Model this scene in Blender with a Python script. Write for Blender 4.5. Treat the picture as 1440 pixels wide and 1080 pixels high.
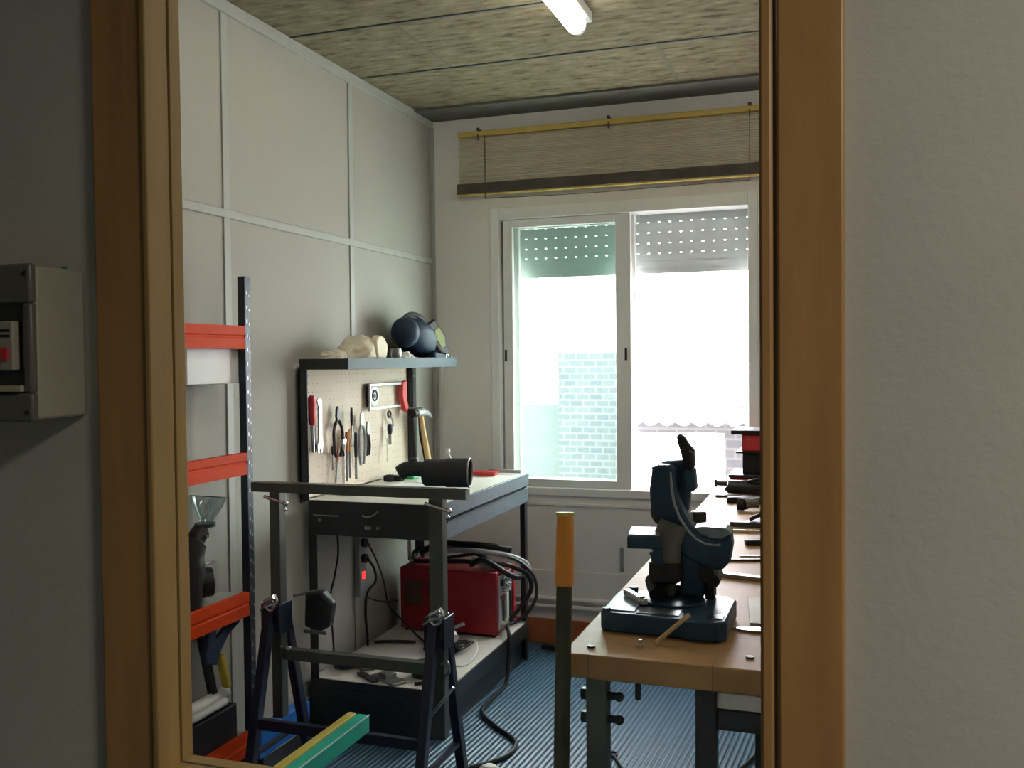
import bpy, bmesh, math, random
from mathutils import Vector, Matrix
random.seed(7)
for o in list(bpy.data.objects): bpy.data.objects.remove(o)
SC = bpy.context.scene
COL = SC.collection
V = Vector

# ------------------------------------------------------------------ camera
FPX = 1335.56
cam_d = bpy.data.cameras.new('camera'); cam = bpy.data.objects.new('camera', cam_d); COL.objects.link(cam)
yaw, pit, rol = math.radians(18.99786), math.radians(1.48673), math.radians(-0.57724)
F = V((-math.sin(yaw)*math.cos(pit), math.cos(yaw)*math.cos(pit), -math.sin(pit)))
R0 = V((math.cos(yaw), math.sin(yaw), 0)); U0 = R0.cross(F)
R = R0*math.cos(rol)+U0*math.sin(rol); U = -R0*math.sin(rol)+U0*math.cos(rol)
m = Matrix.Identity(4)
for i in range(3):
    m[i][0] = R[i]; m[i][1] = U[i]; m[i][2] = -F[i]
m[2][3] = 1.45
cam.matrix_world = m
cam_d.sensor_fit = 'HORIZONTAL'; cam_d.sensor_width = 36.0; cam_d.lens = 36.0*FPX/1440
cam_d.clip_start = 0.02; cam_d.clip_end = 200
SC.camera = cam

# ------------------------------------------------------------------ colour management, sky, lamps
SC.view_settings.view_transform = 'Standard'
SC.view_settings.look = 'None'
SC.view_settings.gamma = 1
SC.view_settings.use_curve_mapping = False
SC.view_settings.exposure = 0.0
w = bpy.data.worlds.new('sky'); SC.world = w; w.use_nodes = True
bg = w.node_tree.nodes['Background']
bg.inputs[0].default_value = (0.99, 0.95, 0.985, 1); bg.inputs[1].default_value = 18.0
sun_d = bpy.data.lights.new('sun', 'SUN'); sun_d.energy = 6.0; sun_d.angle = math.radians(2); sun_d.color = (1, .95, .87)
sun = bpy.data.objects.new('sun', sun_d); COL.objects.link(sun)
sun.rotation_euler = V((0.25, 1.0, -1.1)).to_track_quat('-Z', 'Y').to_euler()   # over the roof, onto the yard behind
def area(name, loc, size, power, color, aim):
    d = bpy.data.lights.new(name, 'AREA'); d.energy = power; d.color = color; d.shape = 'RECTANGLE'
    d.size, d.size_y = size
    o = bpy.data.objects.new(name, d); COL.objects.link(o); o.location = loc
    o.rotation_euler = (V(aim)-V(loc)).to_track_quat('-Z', 'Y').to_euler(); return o
area('corridor_light', (1.1, .05, 2.35), (0.4, 0.4), 20.0, (1.0, .90, .74), (1.1, .05, 0))

# ------------------------------------------------------------------ materials
def mat(name, col, rough=.5, metal=0, var=.12, scale=12, bump=0, bscale=None, coat=0, stretch=(1,1,1), emis=None):
    mt = bpy.data.materials.new(name); mt.use_nodes = True
    n = mt.node_tree.nodes; l = mt.node_tree.links; b = n['Principled BSDF']
    b.inputs['Roughness'].default_value = rough; b.inputs['Metallic'].default_value = metal
    if coat: b.inputs['Coat Weight'].default_value = coat
    tc = n.new('ShaderNodeTexCoord'); mp = n.new('ShaderNodeMapping'); mp.inputs['Scale'].default_value = stretch
    l.new(tc.outputs['Object'], mp.inputs[0])
    ns = n.new('ShaderNodeTexNoise'); ns.inputs['Scale'].default_value = scale; ns.inputs['Detail'].default_value = 5
    l.new(mp.outputs[0], ns.inputs['Vector'])
    cr = n.new('ShaderNodeValToRGB'); cr.color_ramp.elements[0].position = .3; cr.color_ramp.elements[1].position = .7
    cr.color_ramp.elements[0].color = tuple(c*(1-var) for c in col)+(1,)
    cr.color_ramp.elements[1].color = tuple(min(1, c*(1+var)) for c in col)+(1,)
    l.new(ns.outputs['Fac'], cr.inputs[0]); l.new(cr.outputs[0], b.inputs['Base Color'])
    if bump:
        n2 = n.new('ShaderNodeTexNoise'); n2.inputs['Scale'].default_value = bscale or scale*4; n2.inputs['Detail'].default_value = 3
        l.new(mp.outputs[0], n2.inputs['Vector'])
        bp = n.new('ShaderNodeBump'); bp.inputs['Strength'].default_value = bump; bp.inputs['Distance'].default_value = .005
        l.new(n2.outputs['Fac'], bp.inputs['Height']); l.new(bp.outputs[0], b.inputs['Normal'])
    if emis:
        b.inputs['Emission Color'].default_value = (*emis[0], 1); b.inputs['Emission Strength'].default_value = emis[1]
    return mt
def ramp_mat(name, stops, scale, rough=.7, stretch=(1,1,1), detail=8, bump=.3, kind='noise', dist=.004):
    mt = bpy.data.materials.new(name); mt.use_nodes = True
    n = mt.node_tree.nodes; l = mt.node_tree.links; b = n['Principled BSDF']; b.inputs['Roughness'].default_value = rough
    tc = n.new('ShaderNodeTexCoord'); mp = n.new('ShaderNodeMapping'); mp.inputs['Scale'].default_value = stretch
    l.new(tc.outputs['Object'], mp.inputs[0])
    ns = n.new('ShaderNodeTexNoise'); ns.inputs['Scale'].default_value = scale; ns.inputs['Detail'].default_value = detail
    ns.inputs['Roughness'].default_value = .65
    l.new(mp.outputs[0], ns.inputs['Vector'])
    cr = n.new('ShaderNodeValToRGB'); e = cr.color_ramp.elements
    e[0].position, e[0].color = stops[0][0], (*stops[0][1], 1); e[1].position, e[1].color = stops[-1][0], (*stops[-1][1], 1)
    for p, c in stops[1:-1]:
        k = e.new(p); k.color = (*c, 1)
    l.new(ns.outputs['Fac'], cr.inputs[0]); l.new(cr.outputs[0], b.inputs['Base Color'])
    if bump:
        bp = n.new('ShaderNodeBump'); bp.inputs['Strength'].default_value = bump; bp.inputs['Distance'].default_value = dist
        l.new(ns.outputs['Fac'], bp.inputs['Height']); l.new(bp.outputs[0], b.inputs['Normal'])
    return mt
M = {}
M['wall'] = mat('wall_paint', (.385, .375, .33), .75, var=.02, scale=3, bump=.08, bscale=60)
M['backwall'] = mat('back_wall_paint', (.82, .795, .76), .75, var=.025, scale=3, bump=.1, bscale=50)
M['nearwall'] = mat('corridor_wall_paint', (.56, .55, .51), .85, var=.05, scale=5, bump=.10, bscale=90)
M['batten'] = mat('grey_batten', (.40, .42, .39), .5, var=.04)
M['ceiling'] = ramp_mat('wood_wool_board', [(.36, (.075, .06, .03)), (.44, (.165, .135, .075)), (.55, (.21, .18, .11)), (.68, (.28, .25, .165))], 9, .95, (1, 3.2, 1), 9, .5)
M['ceilstrip'] = mat('dark_ceiling_strip', (.12, .12, .10), .8, var=.2, scale=8, stretch=(1, 6, 1))
M['joint'] = mat('ceiling_joint', (.03, .05, .06), .6)
M['joint2'] = mat('faded_joint', (.14, .13, .09), .8)
M['frame'] = mat('varnished_pine', (.43, .24, .09), .42, var=.14, scale=6, stretch=(6, 6, .6), bump=.05)
M['frame2'] = mat('varnished_pine_light', (.36, .235, .085), .5, var=.12, scale=6, stretch=(6, 6, .6))
M['dark'] = mat('black_gap', (.012, .01, .008), .9)
M['orange_base'] = mat('orange_skirting', (.42, .13, .045), .6, var=.15)
M['pvc'] = mat('white_window_profile', (.84, .86, .84), .35, var=.02)
M['pvc_grey'] = mat('grey_channel', (.25, .25, .22), .6)
M['shutter'] = mat('shutter_slats', (.62, .66, .66), .45, var=.03)
M['bamboo'] = mat('bamboo_slats', (.60, .54, .37), .6, var=.25, scale=7, stretch=(1, 20, 40))
M['bamboo_rail'] = mat('yellow_wood_rail', (.62, .46, .12), .5, var=.12)
M['bamboo_dark'] = mat('dark_blind_bundle', (.085, .072, .055), .7, var=.3)
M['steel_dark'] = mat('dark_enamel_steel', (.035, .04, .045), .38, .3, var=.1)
M['steel_front'] = mat('slate_blue_enamel', (.060, .085, .11), .55, 0, var=.06)
M['top'] = mat('pale_worktop', (.62, .60, .54), .4, var=.06, scale=9)
M['peg'] = mat('beige_pegboard', (.62, .52, .42), .7, var=.04)
M['chrome'] = mat('bright_metal', (.62, .63, .65), .25, 1.0, var=.06)
M['bright'] = mat('satin_bright_steel', (.60, .61, .62), .35, .6, var=.1)
M['steel'] = mat('grey_steel', (.32, .33, .33), .38, .9, var=.12)
M['red'] = mat('red_plastic', (.58, .035, .04), .4, var=.08)
M['black'] = mat('black_plastic', (.016, .016, .018), .45)
M['navy'] = mat('navy_enamel', (.010, .015, .04), .4, .1, var=.15)
M['clampblue'] = mat('dull_blue_iron', (.03, .05, .10), .5, .1)
M['tubes'] = mat('grey_green_tube', (.085, .10, .09), .4, .4, var=.12)
M['orange'] = mat('orange_enamel', (.66, .055, .006), .6, var=.05)
M['orange'].node_tree.nodes['Principled BSDF'].inputs['Specular IOR Level'].default_value = .15
M['rackpost'] = mat('blue_black_upright', (.028, .038, .055), .4, .3)
M['blue'] = mat('blue_enamel', (.012, .14, .50), .4, var=.08)
M['teal'] = mat('teal_enamel', (.02, .44, .33), .35, var=.06)
M['yellow'] = mat('yellow_paint', (.50, .42, .07), .5, var=.08)
M['yellow2'] = mat('bright_yellow', (.60, .42, .04), .5, var=.08)
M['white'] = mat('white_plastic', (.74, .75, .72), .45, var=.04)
M['welder'] = mat('red_enamel', (.28, .008, .014), .42, var=.1)
M['grey'] = mat('mid_grey', (.30, .32, .33), .5)
M['sawblue'] = mat('saw_blue_cast', (.020, .058, .105), .38, .25, var=.18, scale=30)
M['sawtop'] = mat('worn_saw_plate', (.22, .27, .30), .3, .7, var=.3, scale=25)
M['motorgrey'] = mat('dull_motor_housing', (.12, .12, .095), .5)
M['motorbrown'] = mat('brown_motor_cover', (.10, .045, .03), .5)
M['cream'] = mat('cream_plastic', (.45, .42, .32), .5)
M['bag'] = mat('cream_cloth', (.70, .64, .50), .85, var=.08, bump=.4, bscale=20)
M['handle_or'] = mat('orange_grip', (.72, .27, .03), .5, var=.06)
M['pole'] = mat('dark_green_pole', (.026, .030, .012), .4, var=.5, scale=14)
M['maskblue'] = mat('mask_blue_shell', (.014, .032, .065), .5, var=.3, scale=9)
M['lens'] = mat('green_lens', (.17, .19, .02), .4)
M['wood_h'] = mat('hammer_handle_wood', (.55, .36, .16), .55, var=.15, stretch=(6, 6, 1))
M['green'] = mat('green_plastic', (.03, .38, .15), .4)
M['ball'] = mat('blue_ball', (.08, .36, .55), .3)
M['paper'] = mat('paper', (.80, .80, .78), .7, var=.02)
M['outwhite'] = mat('sunlit_render', (.88, .88, .86), .9, var=.03)
M['outroof'] = mat('pale_roof_sheet', (.80, .80, .79), .8, var=.04)
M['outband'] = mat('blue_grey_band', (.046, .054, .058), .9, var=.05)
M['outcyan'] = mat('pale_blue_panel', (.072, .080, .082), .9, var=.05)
M['panelgrey'] = mat('grey_panel_box', (.36, .34, .28), .6, var=.04)
M['paneldark'] = mat('dark_panel_lid', (.12, .12, .105), .35, var=.05)
M['red_lamp'] = mat('red_switch', (.7, .03, .03), .4, emis=((1, .05, .03), 1.2))

for k_, v_ in (('steel_front', .25), ('maskblue', .3), ('black', .3), ('lens', .3), ('sawblue', .4), ('clampblue', .3)): M[k_].node_tree.nodes['Principled BSDF'].inputs['Specular IOR Level'].default_value = v_
def brick_mat(name, c1, c2, mortar, sc):
    mt = bpy.data.materials.new(name); mt.use_nodes = True
    n = mt.node_tree.nodes; l = mt.node_tree.links; b = n['Principled BSDF']; b.inputs['Roughness'].default_value = .9
    tc = n.new('ShaderNodeTexCoord'); sp = n.new('ShaderNodeSeparateXYZ'); cb = n.new('ShaderNodeCombineXYZ')
    l.new(tc.outputs['Object'], sp.inputs[0]); l.new(sp.outputs['X'], cb.inputs['X']); l.new(sp.outputs['Z'], cb.inputs['Y'])
    br = n.new('ShaderNodeTexBrick'); br.inputs['Scale'].default_value = sc
    br.inputs['Color1'].default_value = (*c1, 1); br.inputs['Color2'].default_value = (*c2, 1); br.inputs['Mortar'].default_value = (*mortar, 1)
    br.inputs['Mortar Size'].default_value = .03
    l.new(cb.outputs[0], br.inputs['Vector']); l.new(br.outputs['Color'], b.inputs['Base Color'])
    return mt
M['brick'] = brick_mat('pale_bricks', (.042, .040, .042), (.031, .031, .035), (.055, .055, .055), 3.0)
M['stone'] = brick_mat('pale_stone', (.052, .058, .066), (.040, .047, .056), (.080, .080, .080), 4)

def floor_mat():
    mt = bpy.data.materials.new('ribbed_rubber_floor'); mt.use_nodes = True
    n = mt.node_tree.nodes; l = mt.node_tree.links; b = n['Principled BSDF']
    tc = n.new('ShaderNodeTexCoord'); mp = n.new('ShaderNodeMapping'); mp.inputs['Rotation'].default_value = (0, 0, math.radians(RIB)) 
    l.new(tc.outputs['Object'], mp.inputs[0])
    wv = n.new('ShaderNodeTexWave'); wv.wave_type = 'BANDS'; wv.bands_direction = 'X'; wv.wave_profile = 'SIN'
    wv.inputs['Scale'].default_value = 2*math.pi/(20*.021); l.new(mp.outputs[0], wv.inputs['Vector'])
    ns = n.new('ShaderNodeTexNoise'); ns.inputs['Scale'].default_value = 7; ns.inputs['Detail'].default_value = 8; l.new(tc.outputs['Object'], ns.inputs['Vector'])
    cr = n.new('ShaderNodeValToRGB'); e = cr.color_ramp.elements
    e[0].position = .25; e[0].color = (.028, .075, .125, 1); e[1].position = .75; e[1].color = (.080, .19, .295, 1)
    l.new(wv.outputs['Fac'], cr.inputs[0])
    mx = n.new('ShaderNodeMix'); mx.data_type = 'RGBA'; mx.blend_type = 'MULTIPLY'; mx.inputs[0].default_value = .6
    cr2 = n.new('ShaderNodeValToRGB'); cr2.color_ramp.elements[0].color = (.55, .55, .55, 1); cr2.color_ramp.elements[1].color = (1, 1, 1, 1)
    l.new(ns.outputs['Fac'], cr2.inputs[0]); l.new(cr.outputs[0], mx.inputs[6]); l.new(cr2.outputs[0], mx.inputs[7])
    l.new(mx.outputs[2], b.inputs['Base Color'])
    bp = n.new('ShaderNodeBump'); bp.inputs['Strength'].default_value = .9; bp.inputs['Distance'].default_value = .004
    l.new(wv.outputs['Fac'], bp.inputs['Height']); l.new(bp.outputs[0], b.inputs['Normal'])
    b.inputs['Roughness'].default_value = .42
    return mt
RIB = 3.5
M['floor'] = floor_mat()
def bench_mat():
    mt = bpy.data.materials.new('laminated_beech_top'); mt.use_nodes = True
    n = mt.node_tree.nodes; l = mt.node_tree.links; b = n['Principled BSDF']; b.inputs['Roughness'].default_value = .5
    tc = n.new('ShaderNodeTexCoord')
    br = n.new('ShaderNodeTexBrick'); br.inputs['Scale'].default_value = 2.2; br.inputs['Mortar Size'].default_value = .002
    br.inputs['Color1'].default_value = (.46, .27, .105, 1); br.inputs['Color2'].default_value = (.36, .20, .07, 1); br.inputs['Mortar'].default_value = (.25, .15, .07, 1)
    l.new(tc.outputs['Object'], br.inputs['Vector'])
    ns = n.new('ShaderNodeTexNoise'); ns.inputs['Scale'].default_value = 6; ns.inputs['Detail'].default_value = 7
    l.new(tc.outputs['Object'], ns.inputs['Vector'])
    mx = n.new('ShaderNodeMix'); mx.data_type = 'RGBA'; mx.blend_type = 'MULTIPLY'; mx.inputs[0].default_value = .7
    cr = n.new('ShaderNodeValToRGB'); cr.color_ramp.elements[0].position = .3; cr.color_ramp.elements[0].color = (.6, .55, .5, 1); cr.color_ramp.elements[1].position = .65; cr.color_ramp.elements[1].color = (1.0, 1.0, 1.0, 1)
    l.new(ns.outputs['Fac'], cr.inputs[0]); l.new(br.outputs['Color'], mx.inputs[6]); l.new(cr.outputs[0], mx.inputs[7]); l.new(mx.outputs[2], b.inputs['Base Color'])
    return mt
M['bench'] = bench_mat()
def glass_mat(name, tint, gl=.02):
    mt = bpy.data.materials.new(name); mt.use_nodes = True
    n = mt.node_tree.nodes; l = mt.node_tree.links; out = n['Material Output']; n.remove(n['Principled BSDF'])
    t = n.new('ShaderNodeBsdfTransparent'); t.inputs[0].default_value = (*tint, 1)
    g = n.new('ShaderNodeBsdfGlossy'); g.inputs['Roughness'].default_value = .05
    mx = n.new('ShaderNodeMixShader'); mx.inputs[0].default_value = gl
    l.new(t.outputs[0], mx.inputs[1]); l.new(g.outputs[0], mx.inputs[2]); l.new(mx.outputs[0], out.inputs[0])
    return mt

def peg_mat():
    mt = mat('beige_pegboard', (.62, .52, .42), .7, var=.04); n = mt.node_tree.nodes; l = mt.node_tree.links; b = n['Principled BSDF']
    base = b.inputs['Base Color'].links[0].from_socket
    tc = n.new('ShaderNodeTexCoord'); sp = n.new('ShaderNodeSeparateXYZ'); l.new(tc.outputs['Object'], sp.inputs[0]); ds = []
    for ax in ('Y', 'Z'):
        a = n.new('ShaderNodeMath'); a.operation = 'PINGPONG'; a.inputs[1].default_value = .017; l.new(sp.outputs[ax], a.inputs[0])
        c = n.new('ShaderNodeMath'); c.operation = 'POWER'; c.inputs[1].default_value = 2; l.new(a.outputs[0], c.inputs[0]); ds.append(c)
    ad = n.new('ShaderNodeMath'); ad.operation = 'ADD'; l.new(ds[0].outputs[0], ad.inputs[0]); l.new(ds[1].outputs[0], ad.inputs[1])
    lt_ = n.new('ShaderNodeMath'); lt_.operation = 'LESS_THAN'; lt_.inputs[1].default_value = .0022**2; l.new(ad.outputs[0], lt_.inputs[0])
    mx = n.new('ShaderNodeMix'); mx.data_type = 'RGBA'; l.new(lt_.outputs[0], mx.inputs[0]); l.new(base, mx.inputs[6]); mx.inputs[7].default_value = (.06, .045, .035, 1)
    l.new(mx.outputs[2], b.inputs['Base Color']); return mt
M['peg'] = peg_mat()
M['glass'] = glass_mat('window_glass', (.91, .975, .945))
M['cup'] = glass_mat('clear_plastic', (.86, .90, .90), .16)
mt = bpy.data.materials.new('tube_light'); mt.use_nodes = True
mt.node_tree.nodes['Principled BSDF'].inputs['Emission Color'].default_value = (1, .95, .82, 1)
mt.node_tree.nodes['Principled BSDF'].inputs['Emission Strength'].default_value = 19
M['tubelight'] = mt

# ------------------------------------------------------------------ mesh builder
class MB:
    def __init__(s): s.bm = bmesh.new()
    def box(s, x0, x1, y0, y1, z0, z1):
        vs = [s.bm.verts.new((x, y, z)) for x in (x0, x1) for y in (y0, y1) for z in (z0, z1)]
        for f in ((0,1,3,2), (4,6,7,5), (0,4,5,1), (2,3,7,6), (0,2,6,4), (1,5,7,3)): s.bm.faces.new([vs[i] for i in f])
        return s
    def obox(s, c, size, rot=None):          # oriented box: rot is a 3x3 or euler tuple (degrees)
        rm = Matrix.Identity(3)
        if rot is not None:
            rm = Matrix(rot) if isinstance(rot, Matrix) else __import__('mathutils').Euler([math.radians(a) for a in rot]).to_matrix()
        vs = []
        for x in (-.5, .5):
            for y in (-.5, .5):
                for z in (-.5, .5): vs.append(s.bm.verts.new(V(c)+rm @ V((x*size[0], y*size[1], z*size[2]))))
        for f in ((0,1,3,2), (4,6,7,5), (0,4,5,1), (2,3,7,6), (0,2,6,4), (1,5,7,3)): s.bm.faces.new([vs[i] for i in f])
        return s
    def beam(s, p0, p1, w, h, up=(0, 0, 1)):  # box along p0-p1, width w (sideways) and height h
        p0, p1 = V(p0), V(p1); d = (p1-p0).normalized(); u = V(up)
        if abs(d.dot(u)) > .98: u = V((0, 1, 0))
        sd = d.cross(u).normalized(); u = sd.cross(d)
        vs = [s.bm.verts.new(p+sd*a*w/2+u*b*h/2) for p in (p0, p1) for a in (-1, 1) for b in (-1, 1)]
        for f in ((0,1,3,2), (4,6,7,5), (0,4,5,1), (2,3,7,6), (0,2,6,4), (1,5,7,3)): s.bm.faces.new([vs[i] for i in f])
        return s
    def tube(s, pts, r, seg=10, close=True, rs=None):
        pts = [V(p) for p in pts]; rings = []; prev = None
        for i, p in enumerate(pts):
            d = (pts[min(i+1, len(pts)-1)]-pts[max(i-1, 0)]).normalized()
            if prev is None:
                a = V((0, 0, 1)) if abs(d.z) < .9 else V((1, 0, 0)); n = d.cross(a).normalized()
            else: n = (prev-d*prev.dot(d)).normalized()
            prev = n; b = d.cross(n); rr = rs[i] if rs else r
            rings.append([s.bm.verts.new(p+(n*math.cos(t)+b*math.sin(t))*rr) for t in [2*math.pi*k/seg for k in range(seg)]])
        for a, b in zip(rings, rings[1:]):
            for k in range(seg): s.bm.faces.new((a[k], a[(k+1) % seg], b[(k+1) % seg], b[k]))
        if close:
            s.bm.faces.new(rings[0][::-1]); s.bm.faces.new(rings[-1])
        return s
    def cyl(s, p0, p1, r0, r1=None, seg=20): return s.tube([p0, p1], r0, seg, True, [r0, r0 if r1 is None else r1])
    def curve(s, pts, r, n=8, seg=8):
        return s.tube(spline(pts, n), r, seg)
    def prism(s, outline, origin, ua, va, thick):   # outline in (u,v), extruded along ua x va by thick
        o, ua, va = V(origin), V(ua), V(va); nn = ua.cross(va).normalized()
        a = [s.bm.verts.new(o+ua*u+va*v) for u, v in outline]; b = [s.bm.verts.new(o+ua*u+va*v+nn*thick) for u, v in outline]
        s.bm.faces.new(a[::-1]); s.bm.faces.new(b)
        for i in range(len(a)):
            j = (i+1) % len(a); s.bm.faces.new((a[i], a[j], b[j], b[i]))
        return s
    def lathe(s, prof, origin, axis=(0, 0, 1), seg=24):
        ax = V(axis).normalized(); a = V((1, 0, 0)) if abs(ax.x) < .9 else V((0, 1, 0)); n = ax.cross(a).normalized(); b = ax.cross(n); rings = []
        for r, h in prof:
            rings.append([s.bm.verts.new(V(origin)+ax*h+(n*math.cos(t)+b*math.sin(t))*max(r, 1e-4)) for t in [2*math.pi*k/seg for k in range(seg)]])
        for p, q in zip(rings, rings[1:]):
            for k in range(seg): s.bm.faces.new((p[k], p[(k+1) % seg], q[(k+1) % seg], q[k]))
        return s
    def ball(s, c, r, sc=(1, 1, 1), seg=16):
        g = bmesh.ops.create_uvsphere(s.bm, u_segments=seg, v_segments=seg//2+2, radius=r)
        for v in g['verts']: v.co = V(c)+V((v.co.x*sc[0], v.co.y*sc[1], v.co.z*sc[2]))
        return s
    def torus(s, c, R_, r, axis=(0, 0, 1), seg=24, t0=0, t1=360):
        ax = V(axis).normalized(); a = V((1, 0, 0)) if abs(ax.x) < .9 else V((0, 1, 0)); n = ax.cross(a).normalized(); b = ax.cross(n)
        return s.tube([V(c)+(n*math.cos(math.radians(t))+b*math.sin(math.radians(t)))*R_ for t in [t0+(t1-t0)*k/seg for k in range(seg+1)]], r, 8)
    def build(s, name, mt, parent=None, bevel=0, smooth=True, sub=0):
        bmesh.ops.recalc_face_normals(s.bm, faces=s.bm.faces)
        me = bpy.data.meshes.new(name)
        if parent is None:
            xs = [v.co for v in s.bm.verts]
            c = V(((min(v.x for v in xs)+max(v.x for v in xs))/2, (min(v.y for v in xs)+max(v.y for v in xs))/2, min(v.z for v in xs)))
            loc = c
        else:
            loc = V((0, 0, 0)); p = parent; c = V((0, 0, 0))
            while p: c = c+p.location; p = p.parent
        for v in s.bm.verts: v.co -= c
        s.bm.to_mesh(me); s.bm.free()
        o = bpy.data.objects.new(name, me); COL.objects.link(o); o.location = loc
        if parent: o.parent = parent
        me.materials.append(M[mt] if isinstance(mt, str) else mt)
        if smooth:
            for p in me.polygons: p.use_smooth = True
            try: me.set_sharp_from_angle(angle=math.radians(35))
            except Exception: pass
        if bevel:
            bv = o.modifiers.new('bevel', 'BEVEL'); bv.width = bevel; bv.segments = 2; bv.limit_method = 'ANGLE'; bv.angle_limit = math.radians(50)
        if sub:
            sb = o.modifiers.new('sub', 'SUBSURF'); sb.levels = sub; sb.render_levels = sub
        return o
def spline(pts, n=8):
    pts = [V(p) for p in pts]; P = [pts[0]*2-pts[1]]+pts+[pts[-1]*2-pts[-2]]; out = []
    for i in range(1, len(P)-2):
        for k in range(n):
            t = k/n; a, b, c, d = P[i-1], P[i], P[i+1], P[i+2]
            out.append(.5*((2*b)+(c-a)*t+(2*a-5*b+4*c-d)*t*t+(3*b-a-3*c+d)*t**3))
    return out+[pts[-1]]
def thing(name, label, cat, loc=(0, 0, 0), group=None):
    o = bpy.data.objects.new(name, None); COL.objects.link(o); o.location = loc; o.empty_display_size = .05
    o['label'] = label; o['category'] = cat
    if group: o['group'] = group
    return o
def tag(o, label, cat, group=None, kind=None):
    o['label'] = label; o['category'] = cat
    if group: o['group'] = group
    if kind: o['kind'] = kind
    return o
def struct(o, label=None):
    o['kind'] = 'structure'
    if label: o['label'] = label
    return o
def sempty(name, loc):
    o = bpy.data.objects.new(name, None); COL.objects.link(o); o.location = loc; o['kind'] = 'structure'; return o
def dup(root, loc, label=None):
    r = root.copy(); COL.objects.link(r); r.location = loc
    if label: r['label'] = label
    for ch in list(root.children):
        c = ch.copy(); COL.objects.link(c); c.parent = r
        for g in ch.children:
            d = g.copy(); COL.objects.link(d); d.parent = c
    return r

# ------------------------------------------------------------------ setting
XL, YB, ZC, XR = -2.03, 4.62, 2.71, 1.3
struct(MB().box(-2.3, 2.2, -2.6, 4.9, -.05, 0).build('floor', 'floor', smooth=False), 'blue-grey ribbed rubber floor')
struct(MB().box(XL-.1, XR+.1, .97, YB+.25, ZC, ZC+.12).build('ceiling', 'ceiling', smooth=False), 'ceiling of brown wood-wool boards')
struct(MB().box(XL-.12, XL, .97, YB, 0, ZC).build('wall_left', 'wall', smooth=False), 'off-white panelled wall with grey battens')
struct(MB().box(XR, XR+.12, .97, YB, 0, ZC).build('wall_right', 'backwall', smooth=False))
WX0, WX1, WZ0, WZ1 = -1.67, -.385, .775, 2.20
struct(MB().box(XL-.12, WX0, YB, YB+.25, 0, ZC).box(WX1, XR+.12, YB, YB+.25, 0, ZC).box(WX0, WX1, YB, YB+.25, 0, WZ0).box(WX0, WX1, YB, YB+.25, WZ1, ZC)
       .build('wall_back', 'backwall', smooth=False), 'white wall around the window')
# interior partition with the opening we look through
OX0, OX1, OZ0, OZ1 = -.755, -.062, .985, 2.12
struct(MB().box(-2.15, OX0, .90, .946, 0, ZC).box(OX1, 2.1, .90, .946, 0, ZC).box(OX0, OX1, .90, .946, 0, OZ0-.01).box(OX0, OX1, .90, .946, OZ1, ZC)
       .build('wall_front', 'nearwall', smooth=False), 'grey plaster wall around the wooden opening')
struct(MB().box(-2.2, -2.1, -2.6, .90, 0, ZC).box(2.1, 2.2, -2.6, .97, 0, ZC).box(-2.2, 2.2, -2.7, -2.6, 0, ZC).build('wall_corridor', 'nearwall', smooth=False))
struct(MB().box(-2.2, 2.2, -2.7, .97, ZC-.02, ZC+.1).build('ceiling_corridor', 'nearwall', smooth=False))

# wooden inner window: casing, jamb, sash
wi = sempty('window_1', (-.41, .93, OZ0)); wi['label'] = 'varnished wooden interior window frame in the foreground'
JX, KX = -.737, -.068
MB().box(-.817, -.7455, .888, .8995, OZ0-.08, OZ1+.07).build('casing', 'frame', wi, .003)
MB().box(-.053, .005, .888, .8995, OZ0-.08, OZ1+.07).build('casing', 'frame', wi, .003)
MB().box(-.7455, -.053, .888, .8995, OZ0-.08, OZ0-.016).build('casing', 'frame', wi, .003)
MB().box(-.7455, -.053, .888, .8995, OZ1+.008, OZ1+.07).build('casing', 'frame', wi, .003)
b = MB(); b.box(-.7452, JX, .884, .923, OZ0-.016, OZ1+.008); b.box(JX, KX+.012, .884, .923, OZ0-.0158, OZ0-.008); b.box(JX, KX+.012, .884, .923, OZ1, OZ1+.007)
b.build('jamb', 'frame2', wi, .002)
MB().box(KX, KX+.012, .886, .923, OZ0-.008, OZ1).build('jamb', 'frame', wi, .003)
b = MB(); b.box(-.7452, JX-.004, .923, .9262, OZ0-.012, OZ1); b.box(JX-.004, KX+.004, .923, .9262, OZ0-.012, OZ0-.0115); b.build('gap', 'dark', wi)
b = MB(); b.box(-.7545, JX, .9265, .9455, OZ0-.0095, OZ1); b.box(JX, KX, .9265, .9455, OZ0-.0095, OZ0-.0075); b.box(JX, KX, .9265, .9455, OZ1-.007, OZ1)
b.box(KX, KX+.005, .9265, .9455, OZ0-.0095, OZ1); b.build('sash_stop', 'frame2', wi, .001)

# left wall battens and cornice
n = 0
def trim(b, mt, name=None, label=None):
    global n; n += 1
    return struct(b.build(name or 'trim_%d' % n, mt, bevel=.002), label)
for y in (1.93, 2.835, 3.74): trim(MB().box(XL, XL+.006, y-.018, y+.018, 0, ZC-.03), 'batten')
trim(MB().box(XL, XL+.008, .97, YB, 1.955, 1.985), 'batten', None, 'grey horizontal batten on the left wall')
trim(MB().box(XL, XL+.015, .97, YB, ZC-.045, ZC), 'batten')
trim(MB().box(XL, XL+.022, YB-.012, YB, 0, ZC-.045), 'batten')
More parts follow.
